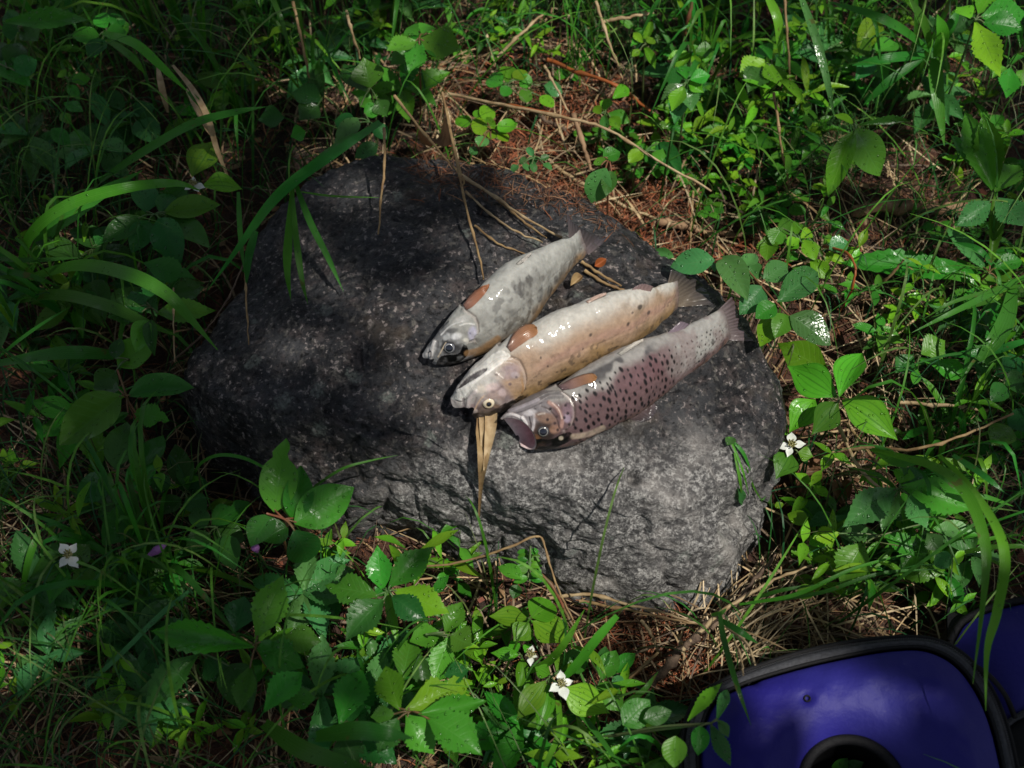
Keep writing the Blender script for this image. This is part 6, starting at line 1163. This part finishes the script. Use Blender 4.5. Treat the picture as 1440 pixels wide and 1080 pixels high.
# needles and specks that lie on the boulder's back rim
n = 700; px = RNG.uniform(575, 900, n); py = 232 + (px - 575) * .22 + RNG.normal(0, 16, n); qs = [S(x, y, .0012) for x, y in zip(px, py)]; q = np.array([tuple(v) for v in qs])
V, F, C = ribbons(q, rdir(n), RNG.uniform(.006, .022, n), RNG.uniform(-.001, .003, n), RNG.uniform(.0005, .0011, n), 3, RNG.uniform(.5, 1, n), pick([(.15, .055, .025), (.10, .045, .025), (.07, .035, .02), (.20, .11, .06)], n, .35), .6)
me = mesh_np('rim_needles', V, F); set_col(me, C); tag(obj('rim_needles', me, M['stufflitter']), kind='stuff')

# ------------------------------------------------------------------ unseen tree, leaves and branches set by a light map to shape the shade
LIT = [(840,480,300,180,1.0),(880,700,300,180,1.0),(690,560,190,130,1.0),(620,480,60,60,.9),(470,430,170,140,.42),(440,520,150,80,.45),(560,300,110,70,.5),(580,690,90,80,.6),(1190,560,210,170,1.0),(1060,400,170,120,1.0),(780,70,280,130,.95),(910,210,260,140,1.0),(790,930,170,140,1.0),(1080,850,120,80,1.0),(1110,980,120,110,.8),(1270,960,70,60,.3),(560,860,170,120,.9),(590,1000,170,130,.8),(405,680,70,80,.6),(1250,130,240,180,.75),(1290,400,210,150,1.0),(1240,720,170,110,.95),(1395,760,55,150,.95),(620,150,120,100,.9),(640,740,100,70,.9),(500,60,150,90,.42),(1010,160,150,130,.85),(385,870,85,85,.5),(290,230,50,40,.65),(110,310,120,45,.30),(560,110,80,80,.6),(97,790,40,40,.3)]
def light(px, py):
    r = np.full(np.shape(px), .04)
    for cx, cy, rx, ry, v in LIT: r = np.maximum(r, v * np.exp(-(((px - cx) / rx) ** 2 + ((py - cy) / ry) ** 2) ** 4))
    return r
LAI, LEAF = 3.2, .0017
n = int(LAI * 3.4 * 3.2 / LEAF); q = np.column_stack([RNG.uniform(-1.7, 1.7, n), RNG.uniform(-1.3, 1.9, n), np.zeros(n)]); qs_ = q + np.array(SUN) / SUN.z * .06
px, py = proj_np(qs_); lum = light(px, py); keep = RNG.random(n) < np.clip(-np.log(np.clip(lum, .03, 1)) / LAI, 0, 1); q, px, py = q[keep], px[keep], py[keep]; n = len(q)
sunv = np.array(SUN); tdist = RNG.uniform(2.6, 4.6, n); cpos = q + sunv * tdist[:, None]; cpos[:, 2] = np.maximum(cpos[:, 2], 1.9)
e1 = np.cross(sunv + RNG.normal(0, .45, (n, 3)), RNG.normal(0, 1, (n, 3))); e1 /= np.linalg.norm(e1, axis=1)[:, None]; nn = sunv + RNG.normal(0, .45, (n, 3)); e2 = np.cross(nn, e1); e2 /= np.linalg.norm(e2, axis=1)[:, None]
ls = RNG.uniform(.028, .050, n)[:, None]; shape = [(-1, 0), (-.4, .5), (.3, .48), (1, 0), (.3, -.48), (-.4, -.5)]
V = np.stack([cpos + e1 * ls * a_ + e2 * ls * b_ for a_, b_ in shape], 1).reshape(-1, 3); F = np.arange(n * 6).reshape(-1, 6)
TREE = Vector((2.7, -1.6, 0)); tr0 = empty('unseen_shade_tree', TREE, 'unseen leafy tree beyond the right edge, crown shaped to shade the left side', 'tree'); to = np.array(TREE)
mb = MB(); mb.tube([(0, 0, -.1), (-.05, .03, 1.4), (-.12, .05, 3.0), (-.3, .1, 5.2)], [.14, .11, .08, .03], 14, None, 24); obj('trunk', mb.mesh('trunk'), M['twig'], tr0)
mb = MB(); nb = 0
for c_ in cpos[RNG.permutation(n)[:3000]] - to:
    h0 = max(1.7, c_[2] - .5 * math.hypot(c_[0], c_[1])); bp = crom([(-.08, .04, h0), tuple(np.array((-.08, .04, h0)) * .45 + c_ * .55 + np.array((0, 0, .12))), tuple(c_)], 24)
    w_ = bp + to; gq = w_ - sunv[None] * (w_[:, 2:] / sunv[2]); lx, ly = proj_np(gq + np.array((0, 0, .06)))
    if light(lx, ly).max() > .22 and ((lx > -80) & (lx < 1520) & (ly > -80) & (ly < 1160) & (light(lx, ly) > .22)).any(): continue
    mb.tube(bp, np.linspace(.018, .004, 24), 6); nb += 1
    if nb >= 34: break
obj('branches', mb.mesh('branches'), M['twig'], tr0); tag(obj('crown', mesh_np('crown', V - to, F, False), M['treeleaf'] if 'treeleaf' in M else M['stem'], tr0), kind='stuff')
